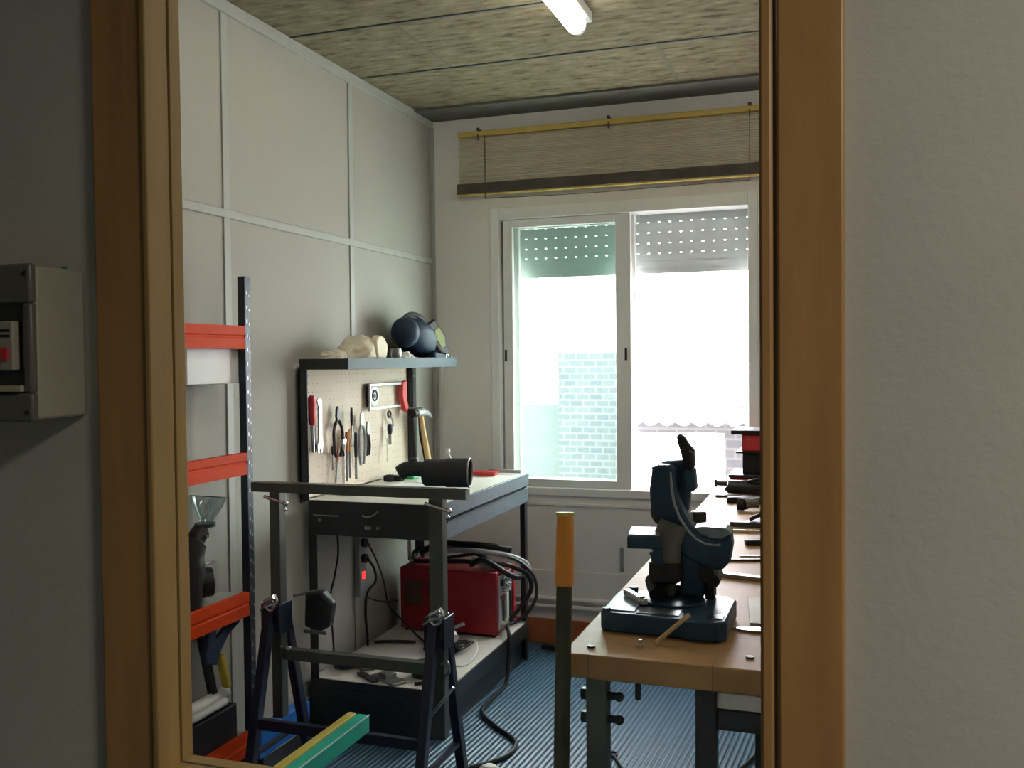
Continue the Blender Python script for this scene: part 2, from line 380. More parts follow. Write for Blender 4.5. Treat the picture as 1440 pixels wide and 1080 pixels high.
# ceiling joints and a darker strip at the window wall
for y in (2.10, 2.67, 3.245, 3.82): trim(MB().box(XL+.015, XR, y-.006, y+.006, ZC-.004, ZC), 'joint')
for x, y0, y1 in ((-1.575, 3.26, 3.81), (-.69, 3.83, 4.37), (-.25, 3.26, 3.81), (-1.2, 2.68, 3.24), (-.1, 2.68, 3.24)): trim(MB().box(x-.008, x+.008, y0, y1, ZC-.0015, ZC), 'joint2')
trim(MB().box(XL+.015, XR, 4.385, YB, ZC-.012, ZC), 'ceilstrip', None, 'darker ceiling strip along the window wall')
# back wall: ledge line, pipes, skirting
trim(MB().box(XL+.03, XR, YB-.008, YB, .705, .72), 'backwall')
trim(MB().box(XL+.03, XR, YB-.010, YB, .24, .375), 'backwall')
b = MB(); b.cyl((XL+.05, YB-.016, .232), (XR, YB-.016, .232), .012, seg=12); b.cyl((XL+.05, YB-.016, .192), (XR, YB-.016, .192), .012, seg=12)
tag(b.build('pipe', 'backwall'), 'two pale pipes running low along the window wall above skirting', 'pipe')
struct(MB().box(XL+.03, XR, YB-.018, YB, 0, .125).build('baseboard_back', 'orange_base', bevel=.003), 'orange-brown skirting')
struct(MB().box(XL, XL+.012, .98, YB-.02, 0, .10).build('baseboard_left', 'batten', bevel=.003))
tag(MB().box(-1.995, -1.970, YB-.014, YB, .92, 1.46).build('cable_duct', 'white', bevel=.004), 'narrow white cable duct standing on the wall beside the corner', 'cable duct')
b = MB(); b.obox((-1.018, YB-.012, .45), (.016, .02, .12)); o = b.build('wall_hook', 'grey', bevel=.003); tag(o, 'small grey strap holder on the wall below the window', 'hook')

# ------------------------------------------------------------------ window
wn = sempty('window_2', (-1.03, YB, WZ0)); wn['label'] = 'white sliding window with raised roller shutter'
b = MB(); y0, y1 = YB-.012, YB+.11
b.box(WX0-.03, -1.652, y0, y1, WZ0-.02, WZ1+.03); b.box(-.405, WX1+.025, y0, y1, WZ0-.02, WZ1+.03)
b.box(-1.652, -.405, y0, y1, 2.165, WZ1+.03); b.box(-1.652, -.405, y0, y1, WZ0-.02, .797)
b.build('frame', 'pvc', wn, .004)
MB().box(-1.652, -1.632, YB+.03, YB+.04, .8, 2.16).build('track', 'pvc_grey', wn)
def sash(x0, x1, z0, z1, y, sl, sr, sb, st, nm):
    b = MB(); b.box(x0, x0+sl, y, y+.028, z0, z1); b.box(x1-sr, x1, y, y+.028, z0, z1)
    b.box(x0+sl, x1-sr, y, y+.028, z0, z0+sb); b.box(x0+sl, x1-sr, y, y+.028, z1-st, z1)
    s = b.build(nm, 'pvc', wn, .003)
    MB().box(x0+sl, x1-sr, y+.012, y+.016, z0+sb, z1-st).build('pane', 'glass', s, smooth=False)
    return s
s = sash(-1.632, -.968, .799, 2.163, YB+.0, .050, .077, .040, .040, 'sash')
for x in (-1.622, -.994): MB().box(x-.006, x+.006, YB-.004, YB+.001, 1.44, 1.50).build('latch', 'black', s, .002)
sash(-1.612, -.955, .80, 2.16, YB+.045, .05, .05, .04, .04, 'sash')
# roller shutter
ZS = 1.885
b = MB(); ys = YB+.135
rows = [1.935, 1.975, 2.025, 2.078, 2.13, 2.18]
zz = [ZS]+rows+[2.26]
for z0, z1 in zip(zz, zz[1:]): b.box(-1.66, -.39, ys, ys+.012, z0+.0022, z1-.0022)
for z in rows[1:5]:
    x = -1.655
    while x < -.40:
        b.box(x, x+.043, ys+.002, ys+.010, z-.0023, z+.0023); x += .054
b.box(-1.66, -.39, ys+.002, ys+.010, rows[0]-.0023, rows[0]+.0023); b.box(-1.66, -.39, ys+.002, ys+.010, rows[5]-.0023, rows[5]+.0023)
b.box(-1.66, -.39, ys-.003, ys+.014, ZS-.012, ZS+.006)
b.build('roller_shutter', 'shutter', wn)
b = MB(); b.box(-1.70, -.36, YB+.02+.11, YB+.30, WZ0-.03, WZ0+.005); b.build('sill', 'outwhite', wn)

# ------------------------------------------------------------------ bamboo blind
bl = thing('bamboo_blind', 'yellow-brown slatted bamboo blind rolled half up above the window', 'blind', (-1.1, YB-.05, 2.28))
BX0, BX1 = -1.855, .42
MB().box(BX0, BX1, YB-.055, YB-.025, 2.592, 2.618).build('headrail', 'bamboo_rail', bl, .003)
b = MB(); z = 2.585; k = 0
while z > 2.355:
    b.box(BX0+.003*(k % 2), BX1, YB-.040-.004*math.sin(k*1.7), YB-.034-.004*math.sin(k*1.7), z-.0070, z); z -= .0118; k += 1
b.build('slats', 'bamboo', bl)
b = MB(); 
for k in range(4): b.box(BX0-.004+.002*k, BX1, YB-.066+.01*k, YB-.058+.01*k, 2.300+.004*k, 2.352)
b.box(BX0, BX1, YB-.062, YB-.03, 2.305, 2.345); b.build('slat_bundle', 'bamboo_dark', bl, .002)
MB().box(BX0, BX1, YB-.062, YB-.034, 2.291, 2.299).build('bottom_rail', 'bamboo_rail', bl, .002)
for x in (-1.70, -.39): MB().tube([(x, YB-.069, 2.59), (x, YB-.072, 2.27), ], .0022, 6).build('cord', 'bamboo_dark', bl)
MB().tube(spline([(-1.70, YB-.072, 2.27), (-1.2, YB-.07, 2.262), (-.8, YB-.07, 2.266), (-.39, YB-.072, 2.27)], 4), .002, 6).build('cord', 'bamboo_dark', bl)
for x in (-1.74, -1.06, -.39): MB().cyl((x, YB-.055, 2.625), (x, YB, 2.625), .006, seg=8).ball((x, YB-.06, 2.625), .009).cyl((x, YB-.06, 2.60), (x, YB-.06, 2.57), .004, seg=6).build('hook', 'bamboo_dark', bl)

# ------------------------------------------------------------------ ceiling lamp
lt = thing('fluorescent_lamp', 'bright white fluorescent tube lamp on the wooden ceiling', 'lamp', (-.89, 2.8, 2.62))
MB().box(-.935, -.845, 2.15, 3.395, 2.67, 2.71).build('housing', 'white', lt, .006)
MB().tube([(-.89, 2.17, 2.650), (-.89, 3.33, 2.650)], .036, 16).build('diffuser', 'tubelight', lt)
MB().cyl((-.89, 3.33, 2.65), (-.89, 3.375, 2.65), .038, .026).build('end_cap', 'white', lt, .004)
MB().cyl((-.89, 2.17, 2.65), (-.89, 2.125, 2.65), .038, .026).build('end_cap', 'white', lt, .004)
dup(lt, (.42, 3.0, 2.62), 'unseen tube lamp added right of the bright one to light the window wall')  # added lamp out of view, brightens the back wall and window frames

# ------------------------------------------------------------------ workbench with pegboard
wb = thing('workbench', 'dark steel workbench with beige pegboard, pale top and overhead shelf against left wall', 'workbench', (-1.73, 3.83, 0))
BY0, BY1, BXa, BXb = 3.30, 4.33, -2.0, -1.42
MB().box(BXa, BXb, BY0, BY1, .880, .90).build('worktop', 'top', wb, .002)
b = MB(); b.box(BXa+.002, BXb-.004, BY0-.004, BY0+.012, .762, .8985); b.box(BXa+.002, BXb-.002, BY1-.012, BY1+.004, .762, .8985); b.box(BXa+.002, BXa+.02, BY0+.012, BY1-.012, .80, .8795); b.build('apron', 'steel_dark', wb, .002)
MB().box(BXb-.004, BXb+.010, BY0-.002, BY1+.004, .845, .903).build('front_rail', 'steel_front', wb, .002)
dr = MB().box(BXb-.004, BXb+.008, BY0+.01, BY1-.005, .766, .836).box(BXa+.05, BXb-.004, BY0+.02, BY1-.02, .775, .83).build('drawer', 'steel_front', wb, .002)
MB().box(BXb+.008, BXb+.014, BY0+.02, BY1-.02, .829, .836).build('handle', 'steel_dark', dr)
for x, y in ((BXa, BY0), (BXb-.036, BY0), (BXa, BY1-.036), (BXb-.036, BY1-.036)):
    sx = 1 if x == BXa else -1; sy = 1 if y == BY0 else -1
    xa = x if sx > 0 else x+.036; ya = y if sy > 0 else y+.036
    b = MB(); b.box(min(xa, xa+sx*.036), max(xa, xa+sx*.036), min(ya, ya+sy*.003), max(ya, ya+sy*.003), 0, .762)
    b.box(min(xa, xa+sx*.003), max(xa, xa+sx*.003), min(ya, ya+sy*.036), max(ya, ya+sy*.036), 0, .762)
    b.build('leg', 'steel_dark', wb)
sh = MB().box(BXa+.004, BXb-.004, BY0+.004, BY1-.004, .172, .186).build('lower_shelf', 'top', wb)
b = MB(); b.box(BXa, BXb, BY0-.002, BY0+.003, .115, .1845); b.box(BXb-.003, BXb+.002, BY0, BY1, .115, .1845); b.build('shelf_edge', 'steel_dark', wb, .001)
MB().box(BXa+.04, BXb-.037, BY0-.01, BY0-.004, 0, .150).build('shade_panel', 'steel_dark', wb)  # dark panel stands in for the shade below the lower shelf
MB().box(BXb-.03, BXb-.025, BY0+.02, BY1-.04, 0, .115).build('shade_panel', 'steel_dark', wb)  # painted shade under the long front edge as well
# pegboard and posts
MB().box(-2.012, -2.004, 3.288, 4.24, .905, 1.417).build('pegboard', 'peg', wb)
for y, yy in ((3.262, 3.287), (4.242, 4.282)):
    b = MB(); b.box(-2.012, -1.975, y, y+.003, .90 if y < 4 else .901, 1.417); b.box(-2.012, -2.006, y, yy, .89, 1.417); b.box(-1.977, -1.975, y, yy if y > 4 else y+.006, .901, 1.417)
    b.build('post', 'steel_dark', wb)
    if y > 4: MB().box(-1.9749, -1.974, y+.010, y+.014, 1.37, 1.375).build('slot', 'paper', wb)
b = MB(); b.box(-2.015, -1.80, 3.274, 4.37, 1.437, 1.444); b.build('overhead_shelf', 'steel_dark', wb, .001)
for y in (3.270, 4.37): MB().box(-2.015, -1.80, y, y+.004, 1.417, 1.46).build('shelf_end', 'steel_dark', wb, .001)
MB().box(-1.80, -1.795, 3.270, 4.374, 1.417, 1.462).build('shelf_front', 'steel_front', wb, .001)
# details on the near end panel
b = MB(); b.curve([(-1.755, BY0-.010, .848), (-1.735, BY0-.012, .842), (-1.705, BY0-.012, .85), (-1.685, BY0-.012, .866)], .004); b.build('end_handle', 'steel', wb)
for x, z in ((-1.74, .80), (-1.725, .80), (-1.69, .80), (-1.945, .822)): MB().cyl((x, BY0-.004, z), (x, BY0-.009, z), .007, seg=10).build('bolt', 'steel', wb)
MB().box(-1.975, -1.86, BY0-.006, BY0-.004, .838, .842).build('label_slot', 'grey', wb)

# ------------------------------------------------------------------ tools on the pegboard
XP = -1.985
GT = 'hand tools hanging on the pegboard'
def hook(y, z): return MB().tube([(-2.0045, y, z), (XP-.004, y, z), (XP+.004, y, z+.006)], .0015, 6)
t = thing('screwdriver', 'large screwdriver with red handle at the near edge of the pegboard', 'screwdriver', (XP, 3.275, 1.07))
MB().lathe([(.0, .0), (.011, .002), (.016, .02), (.014, .05), (.017, .09), (.014, .115), (.008, .12)], (XP+.008, 3.300, 1.195), seg=12).build('handle', 'red', t)
MB().cyl((XP+.008, 3.300, 1.195), (XP+.008, 3.306, 1.09), .009, .006).build('shaft', 'chrome', t)
def wrench(name, y, z0, z1, s, label, mt='chrome', x=XP+.003):
    L = z1-z0; b = MB()
    pts = [(-.007*s, .02*s), (-.006*s, L-.02*s), (-.013*s, L-.006*s), (-.006*s, L), (.006*s, L), (.013*s, L-.006*s), (.006*s, L-.02*s), (.007*s, .02*s),
           (.016*s, .010*s), (.014*s, -.012*s), (.006*s, -.018*s), (.005*s, -.002*s), (-.004*s, -.002*s), (-.006*s, -.018*s), (-.014*s, -.012*s), (-.016*s, .010*s)]
    b.prism(pts, (x, y, z0), (0, 1, 0), (0, 0, 1), .006)
    o = b.build(name, mt, bevel=.001); return tag(o, label, 'wrench')
wrench('wrench', 3.360, 1.10, 1.30, 1.35, 'bright open-ended wrench beside the red-handled screwdriver')
wrench('wrench', 3.385, 1.12, 1.285, 1.0, 'slimmer grey wrench just behind the bright open-ended wrench', 'steel', XP-.006)
wrench('wrench', 3.335, 1.10, 1.30, .9, 'narrow dark wrench between red screwdriver and bright wrench', 'steel_dark', XP-.008)
def pliers(name, y, ztop, L, mh, mj, label, spread=.026):
    t = thing(name, label, 'pliers', (XP, y, ztop-L))
    b = MB(); b.prism([(-.010, 0), (-.014, -.03), (-.008, -.05), (.008, -.05), (.014, -.03), (.010, 0), (0, .012)], (XP, y, ztop), (0, 1, 0), (0, 0, 1), .010); b.build('jaws', mj, t, .001)
    for sgn in (-1, 1):
        MB().curve([(XP+.005, y+sgn*.006, ztop-.045), (XP+.006, y+sgn*spread, ztop-.09), (XP+.006, y+sgn*spread*.9, ztop-L*.8), (XP+.005, y+sgn*spread*.5, ztop-L)], .0065).build('handle', mh, t)
    return t
pliers('pliers', 3.51, 1.25, .20, 'black', 'steel_dark', 'black-handled pliers spread open left of the wooden tool handles', .035)
pliers('pliers', 3.72, 1.215, .22, 'grey', 'chrome', 'pale grey gripping pliers in the middle of the pegboard')
pliers('pliers', 3.775, 1.17, .14, 'black', 'steel', 'small dark pliers right beside the pale grey pliers', .014)
def file_tool(y, z0, z1, mh, label, cat='file', w=.008, hl=.10, xo=0, ms='steel', lean=0):
    t = thing(cat.replace(' ', '_'), label, cat, (XP, y, z0))
    MB().lathe([(.0001, 0), (w*.8, .004), (w*1.1, hl*.5), (w*.8, hl)], (XP+.010+xo, y, z1-hl), (0, lean, 1), seg=10).build('handle', mh, t)
    MB().beam((XP+.010+xo, y, z1-hl+.002), (XP+.010+xo, y-lean*(z1-z0-hl), z0), w*1.3, .004).build('blade', ms, t)
file_tool(3.60, .95, 1.16, 'wood_h', 'file with short wooden handle at centre of the hanging tools')
file_tool(3.575, .94, 1.15, 'orange_base', 'rasp with reddish brown handle next to the wooden-handled file', 'rasp')
file_tool(3.545, .935, 1.12, 'cream', 'long pale scraper with chrome blade hanging low', 'scraper', .010, .05, 0, 'chrome')
file_tool(3.50, .945, 1.08, 'orange_base', 'thin chisel leaning to the left below black pliers', 'chisel', .006, .05, -.004, 'steel', .18)
file_tool(3.655, .94, 1.14, 'steel_dark', 'dark steel punch bar hanging right of the wooden handles', 'punch', .009, .11)
file_tool(3.455, 1.0, 1.10, 'black', 'tiny black hook tool below the two wrenches', 'hook tool', .006, .04)
file_tool(3.62, 1.08, 1.25, 'black', 'thin black screwdriver above the wooden-handled file', 'screwdriver', .006, .08)
# a ball-end chrome ring
tag(MB().lathe([(.0, 0), (.014, .002), (.017, .010), (.014, .018), (0, .02)], (XP+.002, 3.545, 1.11), (1, 0, 0), 12).build('socket', 'chrome'), 'round chrome socket hanging over the pale scraper', 'socket')
t = thing('hacksaw', 'hacksaw with grey frame and red handle near the right of pegboard', 'hacksaw', (XP, 4.0, 1.2))
MB().box(XP, XP+.010, 3.80, 4.12, 1.334, 1.348).box(XP, XP+.010, 3.79, 3.805, 1.225, 1.348).build('frame', 'steel', t, .002)
MB().box(XP+.003, XP+.005, 3.80, 4.13, 1.229, 1.240).build('blade', 'chrome', t)
MB().prism([(0, 0), (.05, .01), (.045, -.08), (.065, -.115), (.05, -.145), (.02, -.13), (-.005, -.06)], (XP-.006, 4.115, 1.345), (0, 1, 0), (0, 0, 1), .024).build('handle', 'red', t, .005)
t = thing('tape_reel', 'white and dark spiral round tape reel framed behind the hacksaw blade', 'tape measure', (XP-.012, 3.86, 1.24))
MB().cyl((XP-.016, 3.862, 1.292), (XP-.003, 3.862, 1.292), .047, seg=28).build('case', 'white', t, .002)
MB().torus((XP-.002, 3.862, 1.292), .022, .004, (1, 0, 0)).build('ring', 'navy', t)
MB().cyl((XP-.004, 3.862, 1.292), (XP-.001, 3.862, 1.292), .010, seg=14).build('hub', 'navy', t)
MB().prism([(-.055, -.05), (-.035, -.055), (-.05, 0), (-.035, .05), (-.055, .045), (-.068, 0)], (XP-.015, 3.862, 1.292), (0, 1, 0), (0, 0, 1), .02).build('side_guard', 'black', t, .003)
file_tool(3.985, 1.06, 1.155, 'navy', 'short blue-handled tool hanging below the hacksaw', 'awl', .012, .05, 0, 'steel')
t = thing('snips', 'small dark curved snips under the hacksaw right end', 'snips', (XP, 4.0, 1.13))
MB().torus((XP+.003, 3.995, 1.20), .014, .005, (1, 0, 0), 16).build('ring', 'black', t); MB().curve([(XP+.003, 4.005, 1.195), (XP+.003, 4.03, 1.17), (XP+.003, 4.035, 1.14)], .005).build('blade', 'steel', t)
file_tool(3.955, .98, 1.09, 'chrome', 'thin bright spike hanging just above the worktop', 'spike', .003, .02, 0, 'chrome')
# claw hammer hanging on the far post
t = thing('claw_hammer', 'claw hammer with wooden handle hanging at the right edge of pegboard', 'hammer', (-1.93, 4.28, .95))
HY, HZ = 4.235, 1.195
b = MB(); b.tube([(-1.93, HY-.085, HZ), (-1.93, HY-.06, HZ), (-1.93, HY-.055, HZ), (-1.93, HY-.02, HZ), (-1.93, HY+.02, HZ+.002), (-1.93, HY+.06, HZ-.004), (-1.93, HY+.10, HZ-.016), (-1.93, HY+.135, HZ-.034)], .02, 12, True, [.021, .021, .015, .017, .019, .016, .010, .004])
b.build('head', 'bright', t)
MB().cyl((-1.93, HY-.105, HZ), (-1.93, HY-.060, HZ), .0225).build('face', 'black', t, .002)
MB().tube([(-1.93, HY, HZ-.01), (-1.925, HY+.022, HZ-.11), (-1.915, HY+.055, HZ-.255)], .014, 12, True, [.011, .013, .016]).build('handle', 'wood_h', t)
MB().tube([(-1.945, HY+.022, HZ-.02), (-1.945, HY+.03, HZ-.11), (-1.935, HY+.07, HZ-.255)], .01, 8).build('grip', 'black', t)
t = tag(MB().tube([(-2.003, HY, HZ+.02), (-1.92, HY, HZ+.022)], .003, 6).build('peg_hook', 'steel'), 'small steel peg hook carrying the claw hammer', 'hook')

# ------------------------------------------------------------------ overhead shelf contents
ZT = 1.4445
def crumple(name, c, sc, mt, seed, sub=2, amp=.25):
    bm = bmesh.new(); bmesh.ops.create_icosphere(bm, subdivisions=5, radius=1)
    from mathutils import noise
    for v in bm.verts:
        p = v.co.copy(); rd = 1-abs(noise.noise(p*1.9+V((seed*2.3, 0, 0))))*2
        k = 1+amp*noise.noise(p*1.3+V((seed, 0, 0)))*1.4+amp*.45*rd+amp*.25*abs(noise.noise(p*5+V((0, seed, 0))))
        v.co = V((p.x*sc[0]*k, p.y*sc[1]*k, max(p.z*k, -.5)*sc[2]))
    zmin = min(v.co.z for v in bm.verts)
    s = MB(); s.bm.free(); s.bm = bm
    for v in bm.verts: v.co = V(c)+V((v.co.x, v.co.y, v.co.z-zmin))
    return s.build(name, mt)
o = crumple('cloth_bag', (-1.915, 3.375, ZT), (.055, .060, .032), 'bag', 3); tag(o, 'low crumpled cream cloth at the near end of the overhead shelf', 'cloth')
t = thing('plastic_bag', 'crumpled cream plastic bag with small dark print on the overhead shelf', 'bag', (-1.90, 3.6, ZT))
o2 = crumple('bag_body', (-1.90, 3.545, ZT), (.075, .115, .066), 'bag', 8); 
o2.parent = t; o2.location = o2.location-t.location
MB().prism([(-.09, .02), (-.04, .045), (.02, .04), (.085, .005), (.075, -.03), (.05, -.055), (-.06, -.05)], (-1.862, 3.635, 1.512), (-.2, 1, 0), (0, 0, 1), .03).build('flap', 'bag', t, .005)
for k in range(2): MB().obox((-1.8425, 3.685, 1.503+.014*k), (.002, .020, .006), (20, 0, 11)).build('print', 'black', t)
# welding mask
wm = thing('welding_mask', 'dark blue welding mask with green lens lying on the overhead shelf', 'welding mask', (-1.9, 4.13, ZT))
bm = bmesh.new(); bmesh.ops.create_uvsphere(bm, u_segments=36, v_segments=24, radius=1)
rm = __import__('mathutils').Euler((math.radians(-17), 0, 0)).to_matrix()
for v in bm.verts:
    x, y, z = v.co
    wy = 1.0-.10*y
    v.co = rm @ V((x*.095*wy, y*.185, z*.082*wy))
    if y > .45: v.co.z += .035*(y-.45)
    v.co += V((-1.900, 4.135, ZT+.108))
s = MB(); s.bm.free(); s.bm = bm; s.build('shell', 'maskblue', wm)
MB().ball((-1.895, 3.995, ZT+.135), .072, (.95, .82, 1.0), 24).build('crown', 'maskblue', wm)
MB().curve([(-1.90, 3.97, ZT+.185), (-1.90, 4.05, ZT+.218), (-1.90, 4.15, ZT+.218), (-1.89, 4.22, ZT+.185), (-1.87, 4.26, ZT+.14), (-1.86, 4.29, ZT+.09)], .013).build('headband', 'black', wm)
MB().prism([(-.085, .055), (-.03, .085), (.035, .02), (.075, -.055), (.055, -.088), (.01, -.075), (-.06, -.01)], (-1.822, 4.190, ZT+.118), (.35, .94, 0), (0, 0, 1), .02).build('visor_frame', 'black', wm, .008)
MB().prism([(-.042, .030), (-.012, .045), (.025, .0), (.033, -.045), (.010, -.055), (-.030, -.012)], (-1.8010, 4.188, ZT+.118), (.35, .94, 0), (0, 0, 1), .003).build('lens', 'lens', wm, .001)
MB().obox((-1.835, 4.21, ZT+.025), (.05, .13, .044)).build('chin', 'maskblue', wm, .012)
t = thing('metal_mug', 'small grey metal mug between bag and welding mask on shelf', 'mug', (-1.88, 3.84, ZT))
MB().lathe([(.0, 0), (.024, 0), (.026, .004), (.026, .058), (.023, .058), (.023, .006), (0, .006)], (-1.87, 3.84, ZT)).build('body', 'steel', t)
MB().torus((-1.87, 3.808, ZT+.03), .014, .003, (1, 0, 0), 14).build('handle', 'steel', t)
tag(crumple('rag', (-1.87, 3.925, ZT), (.04, .035, .028), 'paper', 5), 'small crumpled white rag in front of the welding mask crown', 'rag')
tag(MB().box(-1.85, -1.81, 3.99, 4.08, ZT, ZT+.014).build('notebook', 'red', bevel=.002), 'flat red packet under the welding mask on overhead shelf', 'packet')
t = tag(MB().torus((-1.825, 4.325, ZT+.020), .016, .004, (1, 0, .2), 16).torus((-1.825, 4.345, ZT+.018), .012, .003, (0, 1, .2), 16).build('wire_loop', 'chrome'), 'small bright wire loop at the far end of overhead shelf', 'wire')

# ------------------------------------------------------------------ on the worktop
ZW = .9005
t = thing('steel_pipe', 'thick dark steel pipe with narrower neck lying on the right end of trestle bar', 'pipe', (-1.17, 2.72, 1.052))
zc = 1.0515+.0475
a, c = V((-1.228, 2.708, zc)), V((-1.085, 2.738, zc)); d = (c-a).normalized()
b = MB(); ps = [a, a+d*.008, a+d*.07, a+d*.075, a+d*.145, c]; rs = [.036, .042, .043, .0455, .0455, .0475]
b.tube(ps, .05, 28, False, rs); b.tube(ps, .05, 28, False, [r-.005 for r in rs]); b.build('barrel', 'steel_dark', t)
MB().torus(c, .0445, .003, d, 28).build('rim', 'steel', t)
MB().tube([c-d*.012, c-d*.008], .0425, 28).build('inner_plate', 'black', t)
up_ = V((0, 0, 1))
MB().tube(spline([a+d*.01+up_*.010, a-d*.03+up_*.012, a-d*.055+up_*.010, a-d*.075-up_*.002], 6), .024, 18, True, None).build('neck', 'steel_dark', t)
MB().cyl(a-d*.03+up_*.03, a-d*.033+up_*.045, .016, .013).build('side_branch', 'steel_dark', t)
t = thing('glass_bottle', 'small clear bottle standing behind the dark pipe on worktop', 'bottle', (-1.80, 4.26, ZW))
MB().lathe([(0, 0), (.020, 0), (.022, .005), (.022, .07), (.010, .09), (.009, .10), (0, .10)], (-1.80, 4.26, ZW)).build('body', 'cup', t); MB().cyl((-1.80, 4.26, ZW+.10), (-1.80, 4.26, ZW+.118), .011).build('cap', 'white', t)
t = thing('masking_tape_dispenser', 'flat green plastic tape holder lying on worktop near pegboard', 'tape holder', (-1.93, 4.03, ZW))
MB().prism([(0, 0), (.07, 0), (.09, .02), (.08, .045), (.02, .045), (0, .025)], (-1.90, 3.98, ZW), (0, 1, 0), (0, 0, 1), -.06 if 0 else .045).build('body', 'green', t, .004)
tag(MB().box(-1.97, -1.88, 3.90, 3.935, ZW, ZW+.025).obox((-1.93, 3.89, ZW+.016), (.03, .03, .03)).build('charger', 'black', bevel=.003), 'small black charger block on worktop left of green holder', 'charger')
tag(MB().obox((-1.72, 3.98, ZW+.001), (.21, .14, .0015), (0, 0, 18)).build('paper_sheet', 'paper'), 'white sheet of paper on worktop behind the dark pipe', 'paper')
tag(MB().obox((-1.80, 3.75, ZW+.001), (.15, .20, .0015), (0, 0, -8)).build('paper_sheet', 'paper'), 'white sheet of paper on worktop left of the dark pipe', 'paper')
t = thing('pliers', 'red-handled pliers lying on worktop by the window end', 'pliers', (-1.60, 4.2, ZW))
for sg in (-1, 1): MB().curve([(-1.655, 4.20+sg*.008, ZW+.013), (-1.60, 4.19+sg*.02, ZW+.013), (-1.53, 4.20+sg*.014, ZW+.013)], .010).build('handle', 'red', t)
MB().obox((-1.675, 4.20, ZW+.011), (.06, .026, .014)).build('jaws', 'steel', t, .003)
tag(MB().beam((-1.60, 4.29, ZW+.012), (-1.44, 4.30, ZW+.012), .016, .016).build('metal_rod', 'steel'), 'short brownish rod at the far edge of the worktop', 'rod')
tag(MB().obox((-1.90, 3.45, ZW+.008), (.08, .03, .014), (0, 0, 12)).build('file_box', 'black', bevel=.002), 'flat black block on worktop below the red screwdriver', 'block')

# ------------------------------------------------------------------ adjustable trestle
tr = thing('adjustable_trestle', 'dark steel folding trestle with grey-green height-adjustable frame before the workbench', 'trestle', (-1.47, 2.73, 0))
YT = 2.72
MB().box(-1.855, -1.085, YT-.02, YT+.02, 1.018, 1.05).build('top_bar', 'tubes', tr, .002)
MB().box(-1.86, -1.60, YT+.022, YT+.05, 1.005, 1.06).build('top_bracket', 'steel_dark', tr, .002) if 0 else None
for x0, x1 in ((-1.785, -1.747), (-1.21, -1.163)):
    MB().box(x0, x1, YT-.019, YT+.019, .265, 1.0175).build('post', 'tubes', tr, .002)
    cx = (x0+x1)/2
    b = MB(); b.cyl((cx-.03, YT-.03, 1.005), (cx+.05, YT-.03, .985), .006, seg=8); b.ball((cx+.05, YT-.03, .985), .010); b.ball((cx+.045, YT-.03, .965), .008)
    b.build('locking_pin', 'chrome', tr)
MB().box(-1.7465, -1.2105, YT-.016, YT+.016, .462, .498).build('cross_bar', 'tubes', tr, .002)
for cx in (-1.775, -1.187):
    hb = MB(); hb.box(cx-.035, cx-.0285, YT-.04, YT+.04, .55, .65); hb.box(cx+.0285, cx+.035, YT-.04, YT+.04, .55, .65); hb.box(cx-.035, cx+.035, YT-.040, YT-.033, .56, .585)
    hb.build('hinge_bracket', 'navy', tr, .002)
    for sg in (-1, 1):
        MB().beam((cx, YT+sg*.036, .645), (cx, YT+sg*.205, .0), .034, .030, (1, 0, 0)).build('leg', 'navy', tr, .003)
    MB().beam((cx, YT-.16, .19), (cx, YT+.16, .19), .02, .012).build('spreader', 'navy', tr)
    b = MB(); b.tube(spline([(cx-.03, YT-.045, .63), (cx+.0, YT-.06, .65), (cx+.04, YT-.06, .665), (cx+.03, YT-.06, .69)], 5), .0055, 8); b.torus((cx+.015, YT-.06, .655), .018, .0045, (0, 1, 0)); b.cyl((cx, YT-.07, .668), (cx+.035, YT-.07, .685), .006)
    b.build('wing_screw', 'chrome', tr)
MB().beam((-1.758, YT-.128, .288), (-1.204, YT-.128, .288), .022, .034).build('leg_brace', 'navy', tr, .002)
for x in (-1.795, -1.75, -1.715): MB().cyl((x, YT-.022, .508), (x, YT-.03, .508), .008, seg=10).build('bolt', 'chrome', tr)
tag(MB().beam((-1.155, YT-.065, .465), (-1.205, YT-.075, .318), .010, .010).ball((-1.205, YT-.075, .318), .009).build('steel_rod', 'steel'), 'thin bright steel rod hooked on the right end of trestle', 'rod') if 0 else None
o = MB().tube([(-1.115, YT-.06, .45), (-1.16, YT-.07, .39), (-1.215, YT-.065, .315)], .005, 8).ball((-1.215, YT-.062, .315), .009).build('brace_rod', 'chrome', tr)
MB().tube(spline([(-1.165, YT-.03, .505), (-1.14, YT-.045, .52), (-1.135, YT-.045, .49), (-1.150, YT-.04, .47), (-1.152, YT-.04, .40)], 5), .005, 8).build('chain_hook', 'steel', tr)

t = thing('tool_pouch', 'black pouch hanging behind the left end of the trestle', 'pouch', (-1.69, 2.85, .5))
MB().prism([(-.04, .06), (.02, .07), (.065, .03), (.05, -.055), (.01, -.075), (-.045, -.06)], (-1.69, 2.865, .60), (1, 0, 0), (0, 0, 1), .045).build('body', 'steel_dark', t, .01)
MB().box(-1.732, -1.642, 2.812, 2.82, .522, .534).build('buckle', 'steel', t, .002)
MB().tube([(-1.72, 2.84, .655), (-1.74, 2.77, .66)], .004, 6).build('strap', 'black', t)

